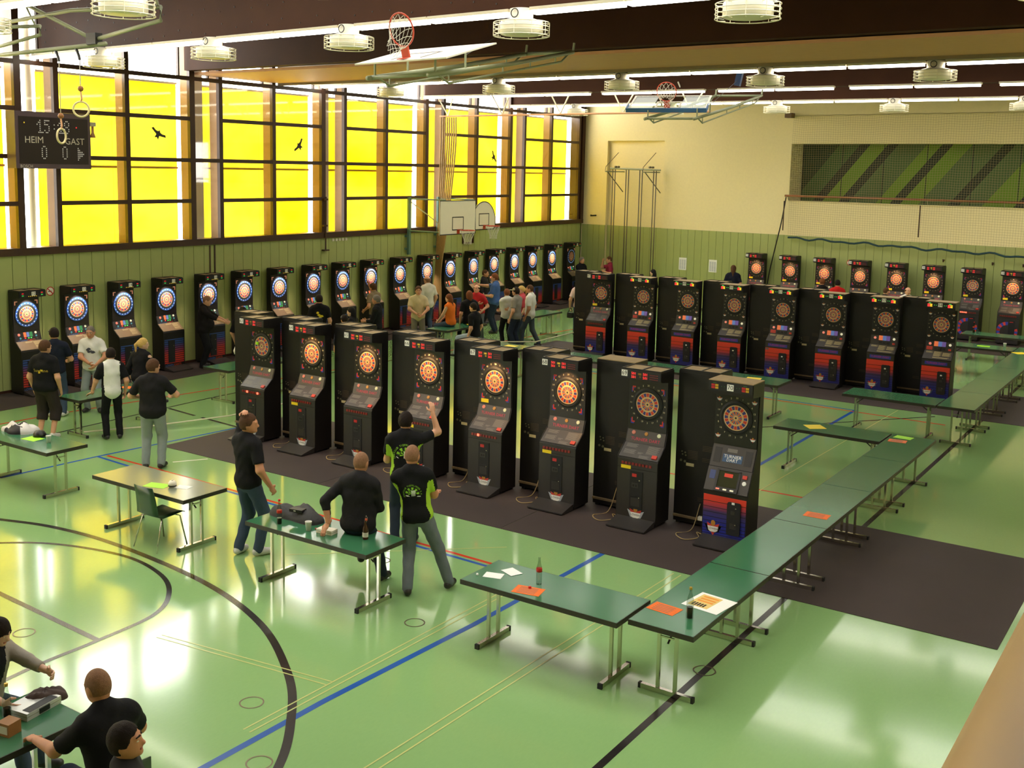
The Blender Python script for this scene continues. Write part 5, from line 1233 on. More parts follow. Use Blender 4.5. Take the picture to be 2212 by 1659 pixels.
# ---------------------------------------------------------------- people: smooth bodies polygonised from distance fields
def V(*a): return np.array(a, np.float32)
def rotm(ax, a):
    return np.array(Matrix.Rotation(a, 3, ax), np.float32)
def sd_rc(P, a, b, ra, rb):
    ba = b-a; L2 = float(ba@ba)+1e-9
    t = np.clip(((P-a)@ba)/L2, 0, 1)
    return np.linalg.norm(P-a-t[:, None]*ba, axis=1)-(ra+(rb-ra)*t)
def sd_el(P, c, R, r):
    q = (P-c)@R; k0 = np.linalg.norm(q/r, axis=1); k1 = np.linalg.norm(q/(r*r), axis=1)+1e-6
    return k0*(k0-1)/k1
def sd(P, pr): return sd_rc(P, *pr[1:]) if pr[0] == 'c' else sd_el(P, *pr[1:])
def smin(a, b, k):
    h = np.clip(0.5+0.5*(b-a)/k, 0, 1); return b*(1-h)+a*h-k*h*(1-h)
def uni(P, prs, k):
    d = None
    for pr in prs:
        e = sd(P, pr); d = e if d is None else smin(d, e, k)
    return d
def bounds(prs, pad):
    lo = V(9, 9, 9); hi = -lo
    for p in prs:
        if p[0] == 'c': q = [(p[1], p[3]), (p[2], p[4])]
        else: q = [(p[1], float(max(p[3])))]
        for c, r in q: lo = np.minimum(lo, c-r); hi = np.maximum(hi, c+r)
    return lo-pad, hi+pad
def surfnet(fn, lo, hi, h):
    n = np.ceil((hi-lo)/h).astype(int)+2
    g = np.stack(np.meshgrid(*[lo[i]+h*np.arange(n[i], dtype=np.float32) for i in range(3)], indexing='ij'), -1).reshape(-1, 3).astype(np.float32)
    F = fn(g).reshape(n)
    s = F < 0
    cs = n-1; acc = np.zeros(tuple(cs)+(3,), np.float32); cnt = np.zeros(tuple(cs), np.float32)
    for ax in range(3):
        oth = [a for a in range(3) if a != ax]
        for o0 in (0, 1):
            for o1 in (0, 1):
                sl0 = [None]*3; sl1 = [None]*3
                sl0[ax] = slice(0, n[ax]-1); sl1[ax] = slice(1, n[ax])
                for a, o in zip(oth, (o0, o1)): sl0[a] = sl1[a] = slice(o, o+cs[a])
                f0 = F[tuple(sl0)]; f1 = F[tuple(sl1)]; m = (f0 < 0) != (f1 < 0)
                t = np.where(m, f0/np.where(m, f0-f1, 1), 0)
                v = np.zeros(f0.shape+(3,), np.float32); v[..., ax] = t; v[..., oth[0]] = o0; v[..., oth[1]] = o1
                acc += v*m[..., None]; cnt += m
    act = cnt > 0
    idx = -np.ones(tuple(cs), np.int64); idx[act] = np.arange(act.sum())
    ii = np.stack(np.nonzero(act), -1)
    verts = lo+h*(ii+acc[act]/cnt[act][:, None])
    quads = []
    for ax in range(3):
        u, v = [(1, 2), (2, 0), (0, 1)][ax]
        sl = [slice(1, cs[a]) for a in range(3)]; sl[ax] = slice(0, cs[ax])
        sl1 = list(sl); sl1[ax] = slice(1, cs[ax]+1)
        a = s[tuple(sl)]; b = s[tuple(sl1)]
        for inside, flip in ((a & ~b, False), (~a & b, True)):
            c = np.stack(np.nonzero(inside), -1)
            if not len(c): continue
            for k in range(3):
                if k != ax: c[:, k] += 1
            def gi(du, dv):
                d = c.copy(); d[:, u] -= du; d[:, v] -= dv
                return idx[d[:, 0], d[:, 1], d[:, 2]]
            q = np.stack([gi(1, 1), gi(0, 1), gi(0, 0), gi(1, 0)], -1)
            quads.append(q[:, ::-1] if flip else q)
    return verts, (np.concatenate(quads) if quads else np.zeros((0, 4), int))
def np_mesh(name, parts, mats, sel=None):
    vs = []; fs = []; o = 0
    for v, q in parts: vs.append(v); fs.append(q+o); o += len(v)
    vs = np.concatenate(vs); fs = np.concatenate(fs)
    me = bpy.data.meshes.new(name)
    me.vertices.add(len(vs)); me.vertices.foreach_set('co', vs.astype(np.float32).ravel())
    me.loops.add(len(fs)*4); me.loops.foreach_set('vertex_index', fs.astype(np.int32).ravel())
    me.polygons.add(len(fs)); me.polygons.foreach_set('loop_start', np.arange(0, len(fs)*4, 4, dtype=np.int32))
    for m in mats: me.materials.append(m)
    me.polygons.foreach_set('use_smooth', [True]*len(fs))
    if sel is not None: me.polygons.foreach_set('material_index', sel(vs[fs].mean(1)).astype(np.int32))
    me.update(calc_edges=True); me.validate()
    return me
def ik(a, t, l1, l2, hint):
    d = t-a; L = float(np.linalg.norm(d)); L = max(1e-3, min(L, (l1+l2)*0.995)); dn = d/(np.linalg.norm(d)+1e-6)
    x = (l1*l1-l2*l2+L*L)/(2*L); y = math.sqrt(max(1e-6, l1*l1-x*x))
    hp = hint-dn*float(hint@dn); hp = hp/(np.linalg.norm(hp)+1e-6)
    return a+dn*x+hp*y, a+dn*L
SKIN = {0: lin(214, 160, 128), 1: lin(196, 138, 104), 2: lin(222, 178, 150)}
HAIR = dict(dark=lin(34, 23, 18), brown=lin(84, 56, 36), grey=lin(120, 112, 104), blonde=lin(205, 170, 100), ginger=lin(120, 70, 40), stubble=lin(142, 104, 78), black=lin(24, 20, 20))
def cloth(name, c, var=0.12): return M('cloth_'+name, c, 0.85, spec=0.2, var=var, scale=9, bump=0.25, bscale=45)
def person(label, loc, a, h=1.78, pose='stand', lod=1, shirt=('black', lin(26, 25, 27)), sleeve=0.55, pants=('jeans', lin(70, 86, 104)), leg=1.0, shoes=('dark_shoe', lin(38, 34, 32)), hair='short', hc='dark', skin=0, girth=1.06, group=None, face=False, sel=None, shirt2=None, decal=None, cap=None, hem=0.02, seat=0.74, hood=False, **P):
    # a: heading, 0 away from the camera, 90 to the picture's right
    r = math.radians(a); dx = -0.571*math.cos(r)+0.821*math.sin(r); dy = 0.821*math.cos(r)+0.571*math.sin(r)
    t = thing('person', label, 'person', (loc[0], loc[1], loc[2] if len(loc) > 2 else 0.0), math.atan2(dx, -dy), group)
    s = h/1.75; g = girth
    res = {0: 0.028, 1: 0.021, 2: 0.014}[lod]
    def sv(v): return np.array(v, np.float32)*s
    sit = pose == 'sit'
    pel = sv(P.get('pel', (0, 0, (seat+0.122)/s if sit else 0.93)))
    Rt = rotm('Z', P.get('twist', 0)) @ rotm('Y', P.get('side', 0)) @ rotm('X', P.get('lean', 0.0))
    Rp = rotm('Y', P.get('side', 0)*0.5) @ rotm('X', P.get('lean', 0)*0.4)
    at = lambda x, y, z: pel+Rt@sv((x, y, z))
    neck = at(0, 0.01, 0.535)
    Rh = rotm('Z', P.get('hy', 0)) @ rotm('X', P.get('hp', 0.05))
    hd = neck+Rh@sv((0, -0.024, 0.155))
    I3 = np.eye(3, dtype=np.float32)
    torso = [('e', at(0, 0.0, 0.0), Rt, sv((0.158*g, 0.112*g, 0.135))), ('e', at(0, -0.005-0.03*(g-1), 0.16), Rt, sv((0.142*g, 0.103*g, 0.16))), ('e', at(0, 0.0, 0.34), Rt, sv((0.168*(0.5+0.5*g), 0.112*(0.5+0.5*g), 0.165))), ('c', at(-0.145, 0.01, 0.455), at(0.145, 0.01, 0.455), 0.066*s, 0.066*s), ('c', at(0, 0.02, 0.535), at(0.12, 0.015, 0.47), 0.05*s, 0.055*s), ('c', at(0, 0.02, 0.535), at(-0.12, 0.015, 0.47), 0.05*s, 0.055*s)]
    if g > 1.12: torso.append(('e', at(0, -0.07, 0.12), Rt, sv((0.145*g, 0.12*g, 0.15))))
    arms = {}; hands = []
    for side, sx, kh, ke in (('r', -1, 'hr', 'er'), ('l', 1, 'hl', 'el')):
        S = at(sx*0.186, 0.012, 0.445)
        wt = P.get('w'+side)
        if wt is not None:
            q_ = Matrix.Rotation(-t.rotation_euler.z, 3, 'Z') @ (Vector(wt)-Vector(t.location)); P[kh] = tuple(v/s for v in q_)
        tg = P.get(kh, (sx*0.24, -0.05, 0.0)); tg = (pel*V(0, 0, 1)*0 + sv(tg)) if isinstance(tg, tuple) and len(tg) == 3 and kh in P else pel+sv((sx*0.25, -0.06, -0.06))
        hint = np.array(P.get(ke, (sx*0.5, 0.8, -0.3)), np.float32)
        E_, W_ = ik(S, tg, 0.285*s, 0.255*s, hint)
        arms[side] = (S, E_, W_)
        dr = (W_-E_)/np.linalg.norm(W_-E_)
        hdir = P.get('d'+side); hdir = dr if hdir is None else np.array(hdir, np.float32)/np.linalg.norm(hdir)
        hands.append((side, sx, W_, hdir, P.get('c'+side, 0.5), P.get('n'+side)))
    legs = {}
    for side, sx, kf, kk in (('r', -1, 'fr', 'kr'), ('l', 1, 'fl', 'kl')):
        J = pel+Rp@sv((sx*0.088, 0, -0.03))
        if kf in P: tg = sv(P[kf])
        elif sit: tg = sv((sx*0.12, -0.50, max(0.085, seat/s-0.42)))
        else: tg = sv((sx*0.12, 0.02, 0.085))
        K_, A_ = ik(J, tg, 0.43*s, 0.425*s, np.array(P.get(kk, (sx*0.12, -1, 0.15)), np.float32))
        fd = np.array(P.get('t'+side, (sx*0.3, -1, 0)), np.float32); fd = fd/np.linalg.norm(fd)
        legs[side] = (J, K_, A_, fd)
    limbs = []
    for S, E_, W_ in arms.values(): limbs += [('c', S, E_, 0.060*s, 0.047*s), ('c', E_, W_, 0.047*s, 0.030*s)]
    gl = 0.5+0.5*g
    for J, K_, A_, fd in legs.values(): limbs += [('c', J, K_, 0.086*s*gl, 0.056*s*gl), ('c', K_, A_, 0.054*s*gl, 0.04*s)]
    hp = lambda x, y, z: hd+Rh@sv((x, y, z))
    head = [('e', hd, Rh, sv((0.079, 0.097, 0.115))), ('e', hp(0, -0.03, -0.055), Rh, sv((0.058, 0.062, 0.062))), ('c', neck-Rt@sv((0, 0, 0.04)), hp(0, 0.02, -0.07), 0.055*s, 0.05*s),
            ('c', hp(0, -0.088, 0.005), hp(0, -0.108, -0.028), 0.010*s, 0.015*s), ('e', hp(0.077, 0.012, -0.01), Rh, sv((0.012, 0.024, 0.034))), ('e', hp(-0.077, 0.012, -0.01), Rh, sv((0.012, 0.024, 0.034))), ('c', hp(-0.035, -0.082, 0.022), hp(0.035, -0.082, 0.022), 0.014*s, 0.014*s), ('e', hp(0, -0.075, -0.085), Rh, sv((0.03, 0.022, 0.02)))]
    m_sk = M('skin_%d' % skin, SKIN[skin], 0.55, spec=0.35, var=0.07, scale=14)
    bodyp = torso+limbs
    def fb(Q):
        d1 = uni(Q, bodyp, 0.03*s); d2 = uni(Q, head, 0.022*s); return smin(d1, d2, 0.025*s)
    if lod == 2 and sit is False or lod < 2: pass
    meshes = [surfnet(fb, *bounds(bodyp+head, res*2), res)]
    # finer pass for head, replaces nothing: sits 1 mm proud of the coarse head
    if lod >= 1:
        meshes.append(surfnet(lambda Q: uni(Q, head, 0.018*s)-0.001, *bounds(head, 0.02), 0.0075 if lod == 2 else 0.012))
    # hands: palm and five fingers
    hres = 0.0055 if lod == 2 else (0.0085 if lod == 1 else 0.0)
    for side, sx, W_, hdir, curl, nrm in hands:
        palm_n = np.array(nrm, np.float32) if nrm is not None else V(-sx*1.0, 0.15, 0.0)      # palm faces the body
        palm_n = palm_n-hdir*float(palm_n@hdir); palm_n /= np.linalg.norm(palm_n)+1e-6
        sd_ = np.cross(hdir, palm_n)*(-sx if True else 1)     # towards the thumb
        R_ = np.stack([sd_, palm_n, hdir], 1).astype(np.float32)
        pc = W_+hdir*0.05*s
        pr = [('e', pc, R_, sv((0.040, 0.017, 0.052))), ('c', W_-hdir*0.03*s, W_+hdir*0.02*s, 0.027*s, 0.024*s)]
        fr = 0.0088*s if lod == 2 else 0.0105*s
        for i, (off, L_) in enumerate(((0.028, 0.068), (0.010, 0.078), (-0.009, 0.072), (-0.027, 0.056))):
            b0 = pc+sd_*off*s+hdir*0.042*s
            c1 = curl*0.7+0.06*i; c2 = curl*1.7+0.06*i
            d1 = hdir*math.cos(c1)+palm_n*math.sin(c1); d2 = hdir*math.cos(c2)+palm_n*math.sin(c2)
            b1 = b0+d1*L_*0.5*s; b2 = b1+d2*L_*0.5*s
            pr += [('c', b0, b1, fr, fr*0.95), ('c', b1, b2, fr*0.95, fr*0.8)]
        tb = pc+sd_*0.03*s-hdir*0.02*s
        t1 = tb+(hdir*0.55+sd_*0.7+palm_n*0.35)*0.042*s; t2 = t1+(hdir*0.85+sd_*0.15+palm_n*(0.3+curl*0.5))*0.034*s
        pr += [('c', tb, t1, 0.014*s, 0.0115*s), ('c', t1, t2, 0.011*s, 0.009*s)]
        if hres: meshes.append(surfnet(lambda Q: uni(Q, pr, 0.007*s), *bounds(pr, 0.02), hres))
        else: meshes.append(surfnet(lambda Q: uni(Q, pr, 0.012*s), *bounds(pr, 0.03), 0.013))
    link('body', np_mesh('body', meshes, [m_sk]), t)
    # shirt
    wr = lambda Q: 0.0035*s*np.sin(Q[:, 2]*38/s+3*np.sin(Q[:, 0]*14))*np.sin(Q[:, 0]*21+Q[:, 1]*17)
    up = Rt[:, 2]
    shT = torso+([('e', at(0, 0.075, 0.50), Rt, sv((0.115, 0.06, 0.07)))] if hood else [])
    sleevep = []
    for S, E_, W_ in arms.values():
        L1 = np.linalg.norm(E_-S); L2 = np.linalg.norm(W_-E_)
        sl = sleeve*(L1+L2)*0.92
        if sl <= 0.02: continue
        if sl < L1:
            e = S+(E_-S)*sl/L1; sleevep.append((('c', S, e, 0.072*s, 0.070*s), None, e, (E_-S)/L1))
        else:
            e = E_+(W_-E_)*(sl-L1)/L2; sleevep.append((('c', S, E_, 0.070*s, 0.058*s), ('c', E_, e, 0.057*s, 0.048*s), e, (W_-E_)/L2))
    hemz = pel+Rt@sv((0, 0, -hem-0.06))
    def fs_(Q):
        d = uni(Q, shT, 0.05*s)-0.024*s
        d = np.maximum(d, (hemz-Q)@up)
        for c1, c2, e, dn in sleevep:
            q = sd(Q, c1)
            if c2 is not None: q = smin(q, sd(Q, c2), 0.02*s)
            q = np.maximum(q, (Q-e)@dn)
            d = smin(d, q, 0.025*s)
        return d+wr(Q)
    shp = shT+[x for c in sleevep for x in c[:2] if x is not None]
    ms = [cloth(*shirt)]
    if shirt2: ms.append(cloth(*shirt2))
    fsel = None
    if sel: fsel = lambda C: sel(((C-pel)@Rt)/s, C)
    link('shirt', np_mesh('shirt', [surfnet(fs_, *bounds(shp, 0.05), res)], ms, fsel), t)
    # trousers
    lp = []
    for J, K_, A_, fd in legs.values():
        if leg >= 0.75: lp.append((('c', J, K_, 0.094*s*gl, 0.072*s*gl), ('c', K_, A_, 0.070*s*gl, 0.062*s), A_-V(0, 0, 0.045*s) if not sit else A_, (A_-K_)/np.linalg.norm(A_-K_)))
        else:
            e = K_+(A_-K_)*(leg-0.5)*2; lp.append((('c', J, K_, 0.098*s*gl, 0.085*s*gl), ('c', K_, e, 0.084*s*gl, 0.080*s*gl), e, (A_-K_)/np.linalg.norm(A_-K_)))
    wz = pel+Rt@sv((0, 0, 0.09))
    def ft(Q):
        d = np.maximum(sd(Q, torso[0])-0.012*s, (Q-wz)@up)
        for c1, c2, e, dn in lp:
            q = smin(sd(Q, c1), sd(Q, c2), 0.03*s); q = np.maximum(q, np.maximum((Q-e)@dn-0.03*s, -9.0)); d = smin(d, q, 0.02*s)
        return d+wr(Q)
    link('trousers', np_mesh('trousers', [surfnet(ft, *bounds([torso[0]]+[x for c in lp for x in c[:2]], 0.05), res)], [cloth(*pants)]), t)
    # shoes
    m_sh = M(shoes[0], shoes[1], 0.5, var=0.15)
    for J, K_, A_, fd in legs.values():
        z0 = float(A_[2])-0.08*s
        fx = np.cross(V(0, 0, 1), fd)
        pr = [('c', A_+V(0, 0, -0.035*s)-fd*0.035*s, A_+V(0, 0, -0.042*s)+fd*0.13*s, 0.045*s, 0.040*s), ('c', A_+V(0, 0, 0.0), A_+V(0, 0, -0.03*s)+fd*0.05*s, 0.045*s, 0.042*s)]
        o = link('shoe', np_mesh('shoe', [surfnet(lambda Q: np.maximum(uni(Q, pr, 0.03*s), z0+0.002-Q[:, 2]), *bounds(pr, 0.02), 0.012 if lod == 2 else 0.02)], [m_sh]), t)
    # hair
    if hair != 'bald':
        col_ = HAIR[hc] if isinstance(hc, str) else hc
        m_h = M('hair_'+(hc if isinstance(hc, str) else 'x'), col_, 0.7, spec=0.2, var=0.35, scale=55, bump=0.8, bscale=160)
        th = 0.004 if hair == 'shaved' else 0.013
        he = ('e', hp(0, 0.008, 0.012), Rh, sv((0.081+th, 0.097+th, 0.109+th)))
        fn_ = Rh@V(0, -0.78, -0.62); fp = hp(0, -0.055, 0.03) if hair != 'fringe' else hp(0, -0.085, 0.015)
        ex = []
        if hair in ('long', 'fringe'): ex = [('e', hp(0, 0.05, -0.06), Rh, sv((0.085, 0.065, 0.12))), ('c', hp(0.0, 0.075, -0.05), hp(0, 0.10, -0.25 if hair == 'long' else -0.13), 0.06*s, 0.035*s)]
        if hair == 'fringe': ex += [('c', hp(0.07, -0.01, 0.03), hp(0.075, 0.0, -0.08), 0.022*s, 0.018*s), ('c', hp(-0.07, -0.01, 0.03), hp(-0.075, 0.0, -0.08), 0.022*s, 0.018*s)]
        if hair == 'pony': ex = [('c', hp(0, 0.10, 0.05), hp(0, 0.15, -0.02), 0.025*s, 0.03*s), ('c', hp(0, 0.15, -0.02), hp(0, 0.14, -0.16), 0.03*s, 0.015*s)]
        low = hp(0, 0, -0.062 if hair != 'shaved' else -0.055); hu = Rh[:, 2]
        def fh(Q):
            d = sd(Q, he); d = np.maximum(d, (Q-fp)@fn_+(0.009*s*np.sin(((Q-hd)@Rh[:, 0])*130/s)*np.sin(((Q-hd)@Rh[:, 0])*47/s+1) if hair != 'shaved' else 0)); d = np.maximum(d, (low-Q)@hu)
            q = (Q-hd)@Rh
            d = np.maximum(d, -np.maximum(q[:, 2]+(0.012 if hair != 'fringe' else 0.05)*s, q[:, 1]-0.022*s))
            if ex: d = smin(d, uni(Q, ex, 0.02*s), 0.02*s)
            if hair != 'shaved': d = d+0.0016*s*np.sin(Q[:, 0]*95+Q[:, 2]*60)*np.sin(Q[:, 1]*88-Q[:, 2]*45)
            if hair in ('rim',): d = np.maximum(d, (Q-hp(0, 0, 0.045))@hu)
            return d
        link('hair', np_mesh('hair', [surfnet(fh, *bounds([he]+ex, 0.02), {0: 0.018, 1: 0.011, 2: 0.008}[lod])], [m_h]), t)
    if cap:
        ce_ = ('e', hp(0, 0.0, 0.03), Rh, sv((0.092, 0.108, 0.098))); hu = Rh[:, 2]; br = ('c', hp(0, -0.09, 0.045), hp(0, -0.15, 0.035), 0.07*s, 0.06*s); cl = hp(0, 0, 0.035)
        def fc(Q):
            d = np.maximum(sd(Q, ce_), (cl-Q)@hu)
            if cap[2]: d = np.minimum(d, np.maximum(sd(Q, br), np.abs((Q-hp(0, 0, 0.045))@hu)-0.008))
            return d
        link('cap', np_mesh('cap', [surfnet(fc, *bounds([ce_, br], 0.02), 0.01)], [cloth(cap[0], cap[1])]), t)
    if face:
        m_eye = M('eye_white', lin(225, 215, 205), 0.3, var=0); m_iris = M('eye_dark', lin(40, 28, 22), 0.3, var=0)
        for sx in (-1, 1):
            e_ = np_mesh('eye', [surfnet(lambda Q: sd(Q, ('e', hp(sx*0.032, -0.084, 0.006), Rh, sv((0.018, 0.012, 0.0095)))), *bounds([('e', hp(sx*0.032, -0.084, 0.006), Rh, sv((0.018, 0.012, 0.0095)))], 0.006), 0.004)], [m_eye, m_iris], lambda C: (np.linalg.norm((C-hp(sx*0.032, -0.096, 0.006))@Rh*V(1, 0.3, 1), axis=1) < 0.007*s)*1)
            link('eye', e_, t)
            bw = ('c', hp(sx*0.016, -0.099, 0.029), hp(sx*0.052, -0.086, 0.031), 0.0075*s, 0.005*s)
            link('eyebrow', np_mesh('eyebrow', [surfnet(lambda Q: sd(Q, bw), *bounds([bw], 0.006), 0.004)], [M('hair_'+(hc if isinstance(hc, str) else 'x'), (0, 0, 0))]), t)
        mo = ('c', hp(-0.022, -0.092, -0.058), hp(0.022, -0.092, -0.058), 0.008*s, 0.007*s)
        link('mouth', np_mesh('mouth', [surfnet(lambda Q: sd(Q, mo), *bounds([mo], 0.006), 0.004)], [M('lip', lin(168, 92, 82), 0.5, var=0.05)]), t)
    # shirt print, laid on the cloth
    if decal:
        for (b, mats, front) in decal:
            n = len(b.v); A = np.array(b.v, np.float32)
            sgn = -1.0 if front else 1.0
            q = np.stack([A[:, 0], np.full(n, 0.45*sgn, np.float32), A[:, 2]], 1)*s
            p0 = pel+q@Rt.T; dr = -sgn*Rt[:, 1]
            tt = np.zeros(n, np.float32)
            for _ in range(40): tt += np.clip(fs_(p0+tt[:, None]*dr)-0.006*s-0.001*np.array([b.mi_v.get(i, 0) for i in range(n)], np.float32), -0.05, 0.2)*0.9
            b.v = [tuple(x) for x in (p0+tt[:, None]*dr)]
            b.build('shirt_print', mats, t)
    return t
# ---------------------------------------------------------------- shirt prints
MB.mi_v = {}
def club_print(cx, cz, R, mirror=-1):
    b = MB(); b.mi_v = {}
    def seg(r0, r1, a0, a1, mi, n=3):
        vs = []
        for i in range(n+1):
            a = a0+(a1-a0)*i/n; vs += [(mirror*(cx+r0*math.sin(a)), 0, cz+r0*math.cos(a)), (mirror*(cx+r1*math.sin(a)), 0, cz+r1*math.cos(a))]
        b.add(vs, [(2*i, 2*i+1, 2*i+3, 2*i+2) for i in range(n)], mi)
    for i in range(10):
        a = -PI*0.55+i*PI*0.11
        seg(R*0.45, R*0.72, a, a+PI*0.11, 0 if i % 2 else 1); seg(R*0.1, R*0.42, a, a+PI*0.11, 1 if i % 2 else 0)
    txt = 'DARTCLUB TIEFFLIEGER E.V.'
    for i, ch in enumerate(txt):
        if ch == ' ': continue
        a = -PI*0.58+i*PI*1.22/len(txt)
        vs, fs = TXT[ch]; sz = R*0.24; c, s_ = math.cos(a), math.sin(a)
        b.add([(mirror*(cx+(R*0.9)*s_+sz*(x*c+y*s_)), 0, cz+(R*0.9)*c+sz*(-x*s_+y*c)) for x, y in vs], fs, 0)
    n0 = len(b.v)
    for dx in (-0.1, 0.05, 0.2):      # three white darts and the swoosh
        b.add([(mirror*(cx+R*(dx+0.02)), 0, cz-R*0.25), (mirror*(cx+R*(dx+0.09)), 0, cz-R*0.25), (mirror*(cx+R*(dx+0.2)), 0, cz+R*0.35), (mirror*(cx+R*(dx+0.05)), 0, cz+R*0.38)], [(0, 1, 2, 3)], 2)
    b.add([(mirror*(cx-R*0.75), 0, cz-R*0.12), (mirror*(cx+R*0.85), 0, cz-R*0.32), (mirror*(cx+R*0.8), 0, cz-R*0.40), (mirror*(cx-R*0.6), 0, cz-R*0.24)], [(0, 1, 2, 3)], 2)
    for i in range(n0, len(b.v)): b.mi_v[i] = 1
    return (b, [M('print_lime', lin(150, 210, 50), 0.7), M('print_black', lin(25, 30, 22), 0.7), M('print_white', lin(230, 235, 225), 0.7)], False)
def text_print(t, size, x, z, m, front=False):
    b = MB(); vs, fs = TXT[t]; mr = 1 if front else -1
    b.add([(mr*(x+size*u), 0, z+size*v) for u, v in vs], fs); return (b, [m], front)
def blob_print(x, z, r, m, front=False, n=14, seed=1):
    b = MB(); rr = random.Random(seed); mr = 1 if front else -1
    for k in range(5):
        cx, cz = x+rr.uniform(-0.6, 0.6)*r, z+rr.uniform(-0.6, 0.6)*r; q = r*rr.uniform(0.25, 0.5)
        b.add([(mr*(cx+q*math.cos(2*PI*i/n)*(1+0.4*math.sin(3*i))), 0, cz+0.7*q*math.sin(2*PI*i/n)) for i in range(n)], [tuple(range(n))])
    return (b, [m], front)
# ---------------------------------------------------------------- the people
BLK = ('black', lin(24, 23, 25)); BLK2 = ('soft_black', lin(33, 31, 33)); WHT = ('white', lin(225, 222, 212)); JEAN = ('jeans', lin(62, 76, 96)); JEANL = ('light_jeans', lin(140, 148, 148)); JEAND = ('dark_jeans', lin(40, 48, 62)); BLKT = ('black_trouser', lin(26, 25, 27)); GRYT = ('grey_jeans', lin(104, 112, 118))
SNEAK = ('white_sneaker', lin(210, 208, 202)); DSH = ('dark_shoe', lin(36, 32, 30))
lime = ('lime_panel', lin(165, 205, 60))
side_sel = lambda q, C: ((np.abs(q[:, 0]) > 0.118) & (q[:, 2] < 0.40) & (np.abs(q[:, 0]) < 0.24) & (np.abs(q[:, 1]) < 0.075))*1
# the four at the front
person('man in black T-shirt and blue jeans, one hand on his head', (11.52, -28.5), 42, 1.88, lod=2, shirt=BLK, sleeve=0.42, pants=JEAN, shoes=SNEAK, hair='short', hc='brown', skin=1, girth=1.08, hy=-0.75, hp=0.0,
       hl=(0.07, -0.01, 1.745), el=(0.55, -0.7, 0.3), dl=(-0.75, 0.5, 0.25), nl=(0, -0.2, -1), cl=0.4, hr=(-0.30, -0.10, 0.90), fr=(-0.10, -0.07, 0.085), fl=(0.12, 0.06, 0.085))
person('shaven-headed man in black hoodie sitting on the green table', (13.48, -28.60), 12, 1.80, 'sit', lod=2, shirt=BLK2, sleeve=0.80, pants=JEAND, hair='shaved', hc='stubble', skin=1, girth=1.18, hood=True, lean=0.10, hy=-0.15, hp=0.15,
       hl=(0.30, 0.16, 0.86), el=(1, 0.5, 0), dl=(0.3, 0.5, -0.7), nl=(0, 0, -1), cl=0.25, hr=(-0.14, -0.34, 0.98), er=(-0.4, 0.5, -1), fl=(0.10, -0.42, 0.30), fr=(-0.16, -0.42, 0.09))
person('dart player in black and lime club shirt, right hand raised', (12.80, -26.9), -4, 1.80, lod=2, shirt=BLK, shirt2=lime, sel=side_sel, sleeve=0.40, pants=JEAND, hair='short', hc='dark', skin=0, hy=-0.35, lean=0.03,
       hr=(-0.36, -0.16, 1.70), er=(-0.7, -0.1, -0.8), dr=(0.1, -0.2, 1), nr=(0.3, -1, 0), cr=0.6, hl=(0.12, -0.3, 1.12), el=(0.5, 0.6, -1), decal=[club_print(0.0, 0.27, 0.15)])
person('balding man in black and lime club shirt, arms folded', (14.02, -28.10), 6, 1.80, lod=2, shirt=BLK, shirt2=lime, sel=side_sel, sleeve=0.40, pants=GRYT, hair='shaved', hc='stubble', skin=1, side=0.13, hy=-0.1, pel=(0.04, 0, 0.92),
       hr=(0.10, -0.20, 1.12), er=(-1, 0.1, -0.5), hl=(-0.04, -0.24, 1.14), el=(1, 0.1, -0.5), dl=(-1, -0.2, -0.3), fl=(0.12, 0.14, 0.085), fr=(-0.33, -0.10, 0.085), decal=[club_print(0.0, 0.28, 0.11)])
# group by the window machines on the left
person('man in black Sunshine T-shirt and dark shorts, seen from behind', (4.16, -26.56), 8, 1.82, lod=1, shirt=BLK, sleeve=0.42, pants=('dark_shorts', lin(52, 44, 42)), leg=0.68, shoes=SNEAK, hc='brown', girth=1.3, hy=-0.4, decal=[text_print('Sunshine', 0.075, 0, 0.30, M('print_gold', lin(190, 160, 60), 0.6)), blob_print(0, 0.29, 0.05, M('print_yellow', lin(230, 200, 40), 0.6), seed=4)])
person('man in navy T-shirt and grey cap at the window machines', (2.74, -25.40), -12, 1.78, lod=1, shirt=('navy', lin(28, 32, 46)), sleeve=0.42, pants=JEAN, hc='dark', cap=('grey_cap', lin(70, 72, 78), True), hy=0.5, shoes=SNEAK, hr=(-0.2, -0.3, 1.05))
person('older man in white T-shirt with a dark drawing, facing the camera', (2.95, -24.72), 178, 1.78, lod=1, shirt=WHT, sleeve=0.42, pants=JEANL, hair='shaved', hc='grey', skin=1, face=True, hp=0.2, hr=(0.02, -0.24, 1.02), hl=(0.16, -0.26, 1.0), er=(-1, 0.3, 0), el=(1, 0.3, 0), shoes=DSH, decal=[blob_print(0.02, 0.30, 0.10, M('print_ink', lin(70, 70, 80), 0.7), True, seed=3)])
person('woman in white shirt with black sleeves leaning on the table', (5.08, -25.82), -28, 1.68, lod=1, shirt=BLK, shirt2=('white_back', lin(228, 226, 216)), sel=lambda q, C: ((np.abs(q[:, 0]) < 0.15) & (q[:, 1] > -0.02))*1, sleeve=0.45, hem=0.10, pants=BLKT, hair='short', hc='dark', skin=0, hy=-0.3, lean=0.12, hl=(0.36, -0.22, 0.80), dl=(0.4, -0.6, -0.3), nl=(0, 0, -1), cl=0.2)
person('blonde woman in black top sitting on the group\'s table', (4.30, -24.62), 25, 1.66, 'sit', lod=1, shirt=BLK, sleeve=0.9, pants=JEAN, hair='pony', hc='blonde', skin=2, lean=0.18, hy=-0.7, hr=(-0.10, -0.22, 1.28), er=(-0.3, -0.6, -1))
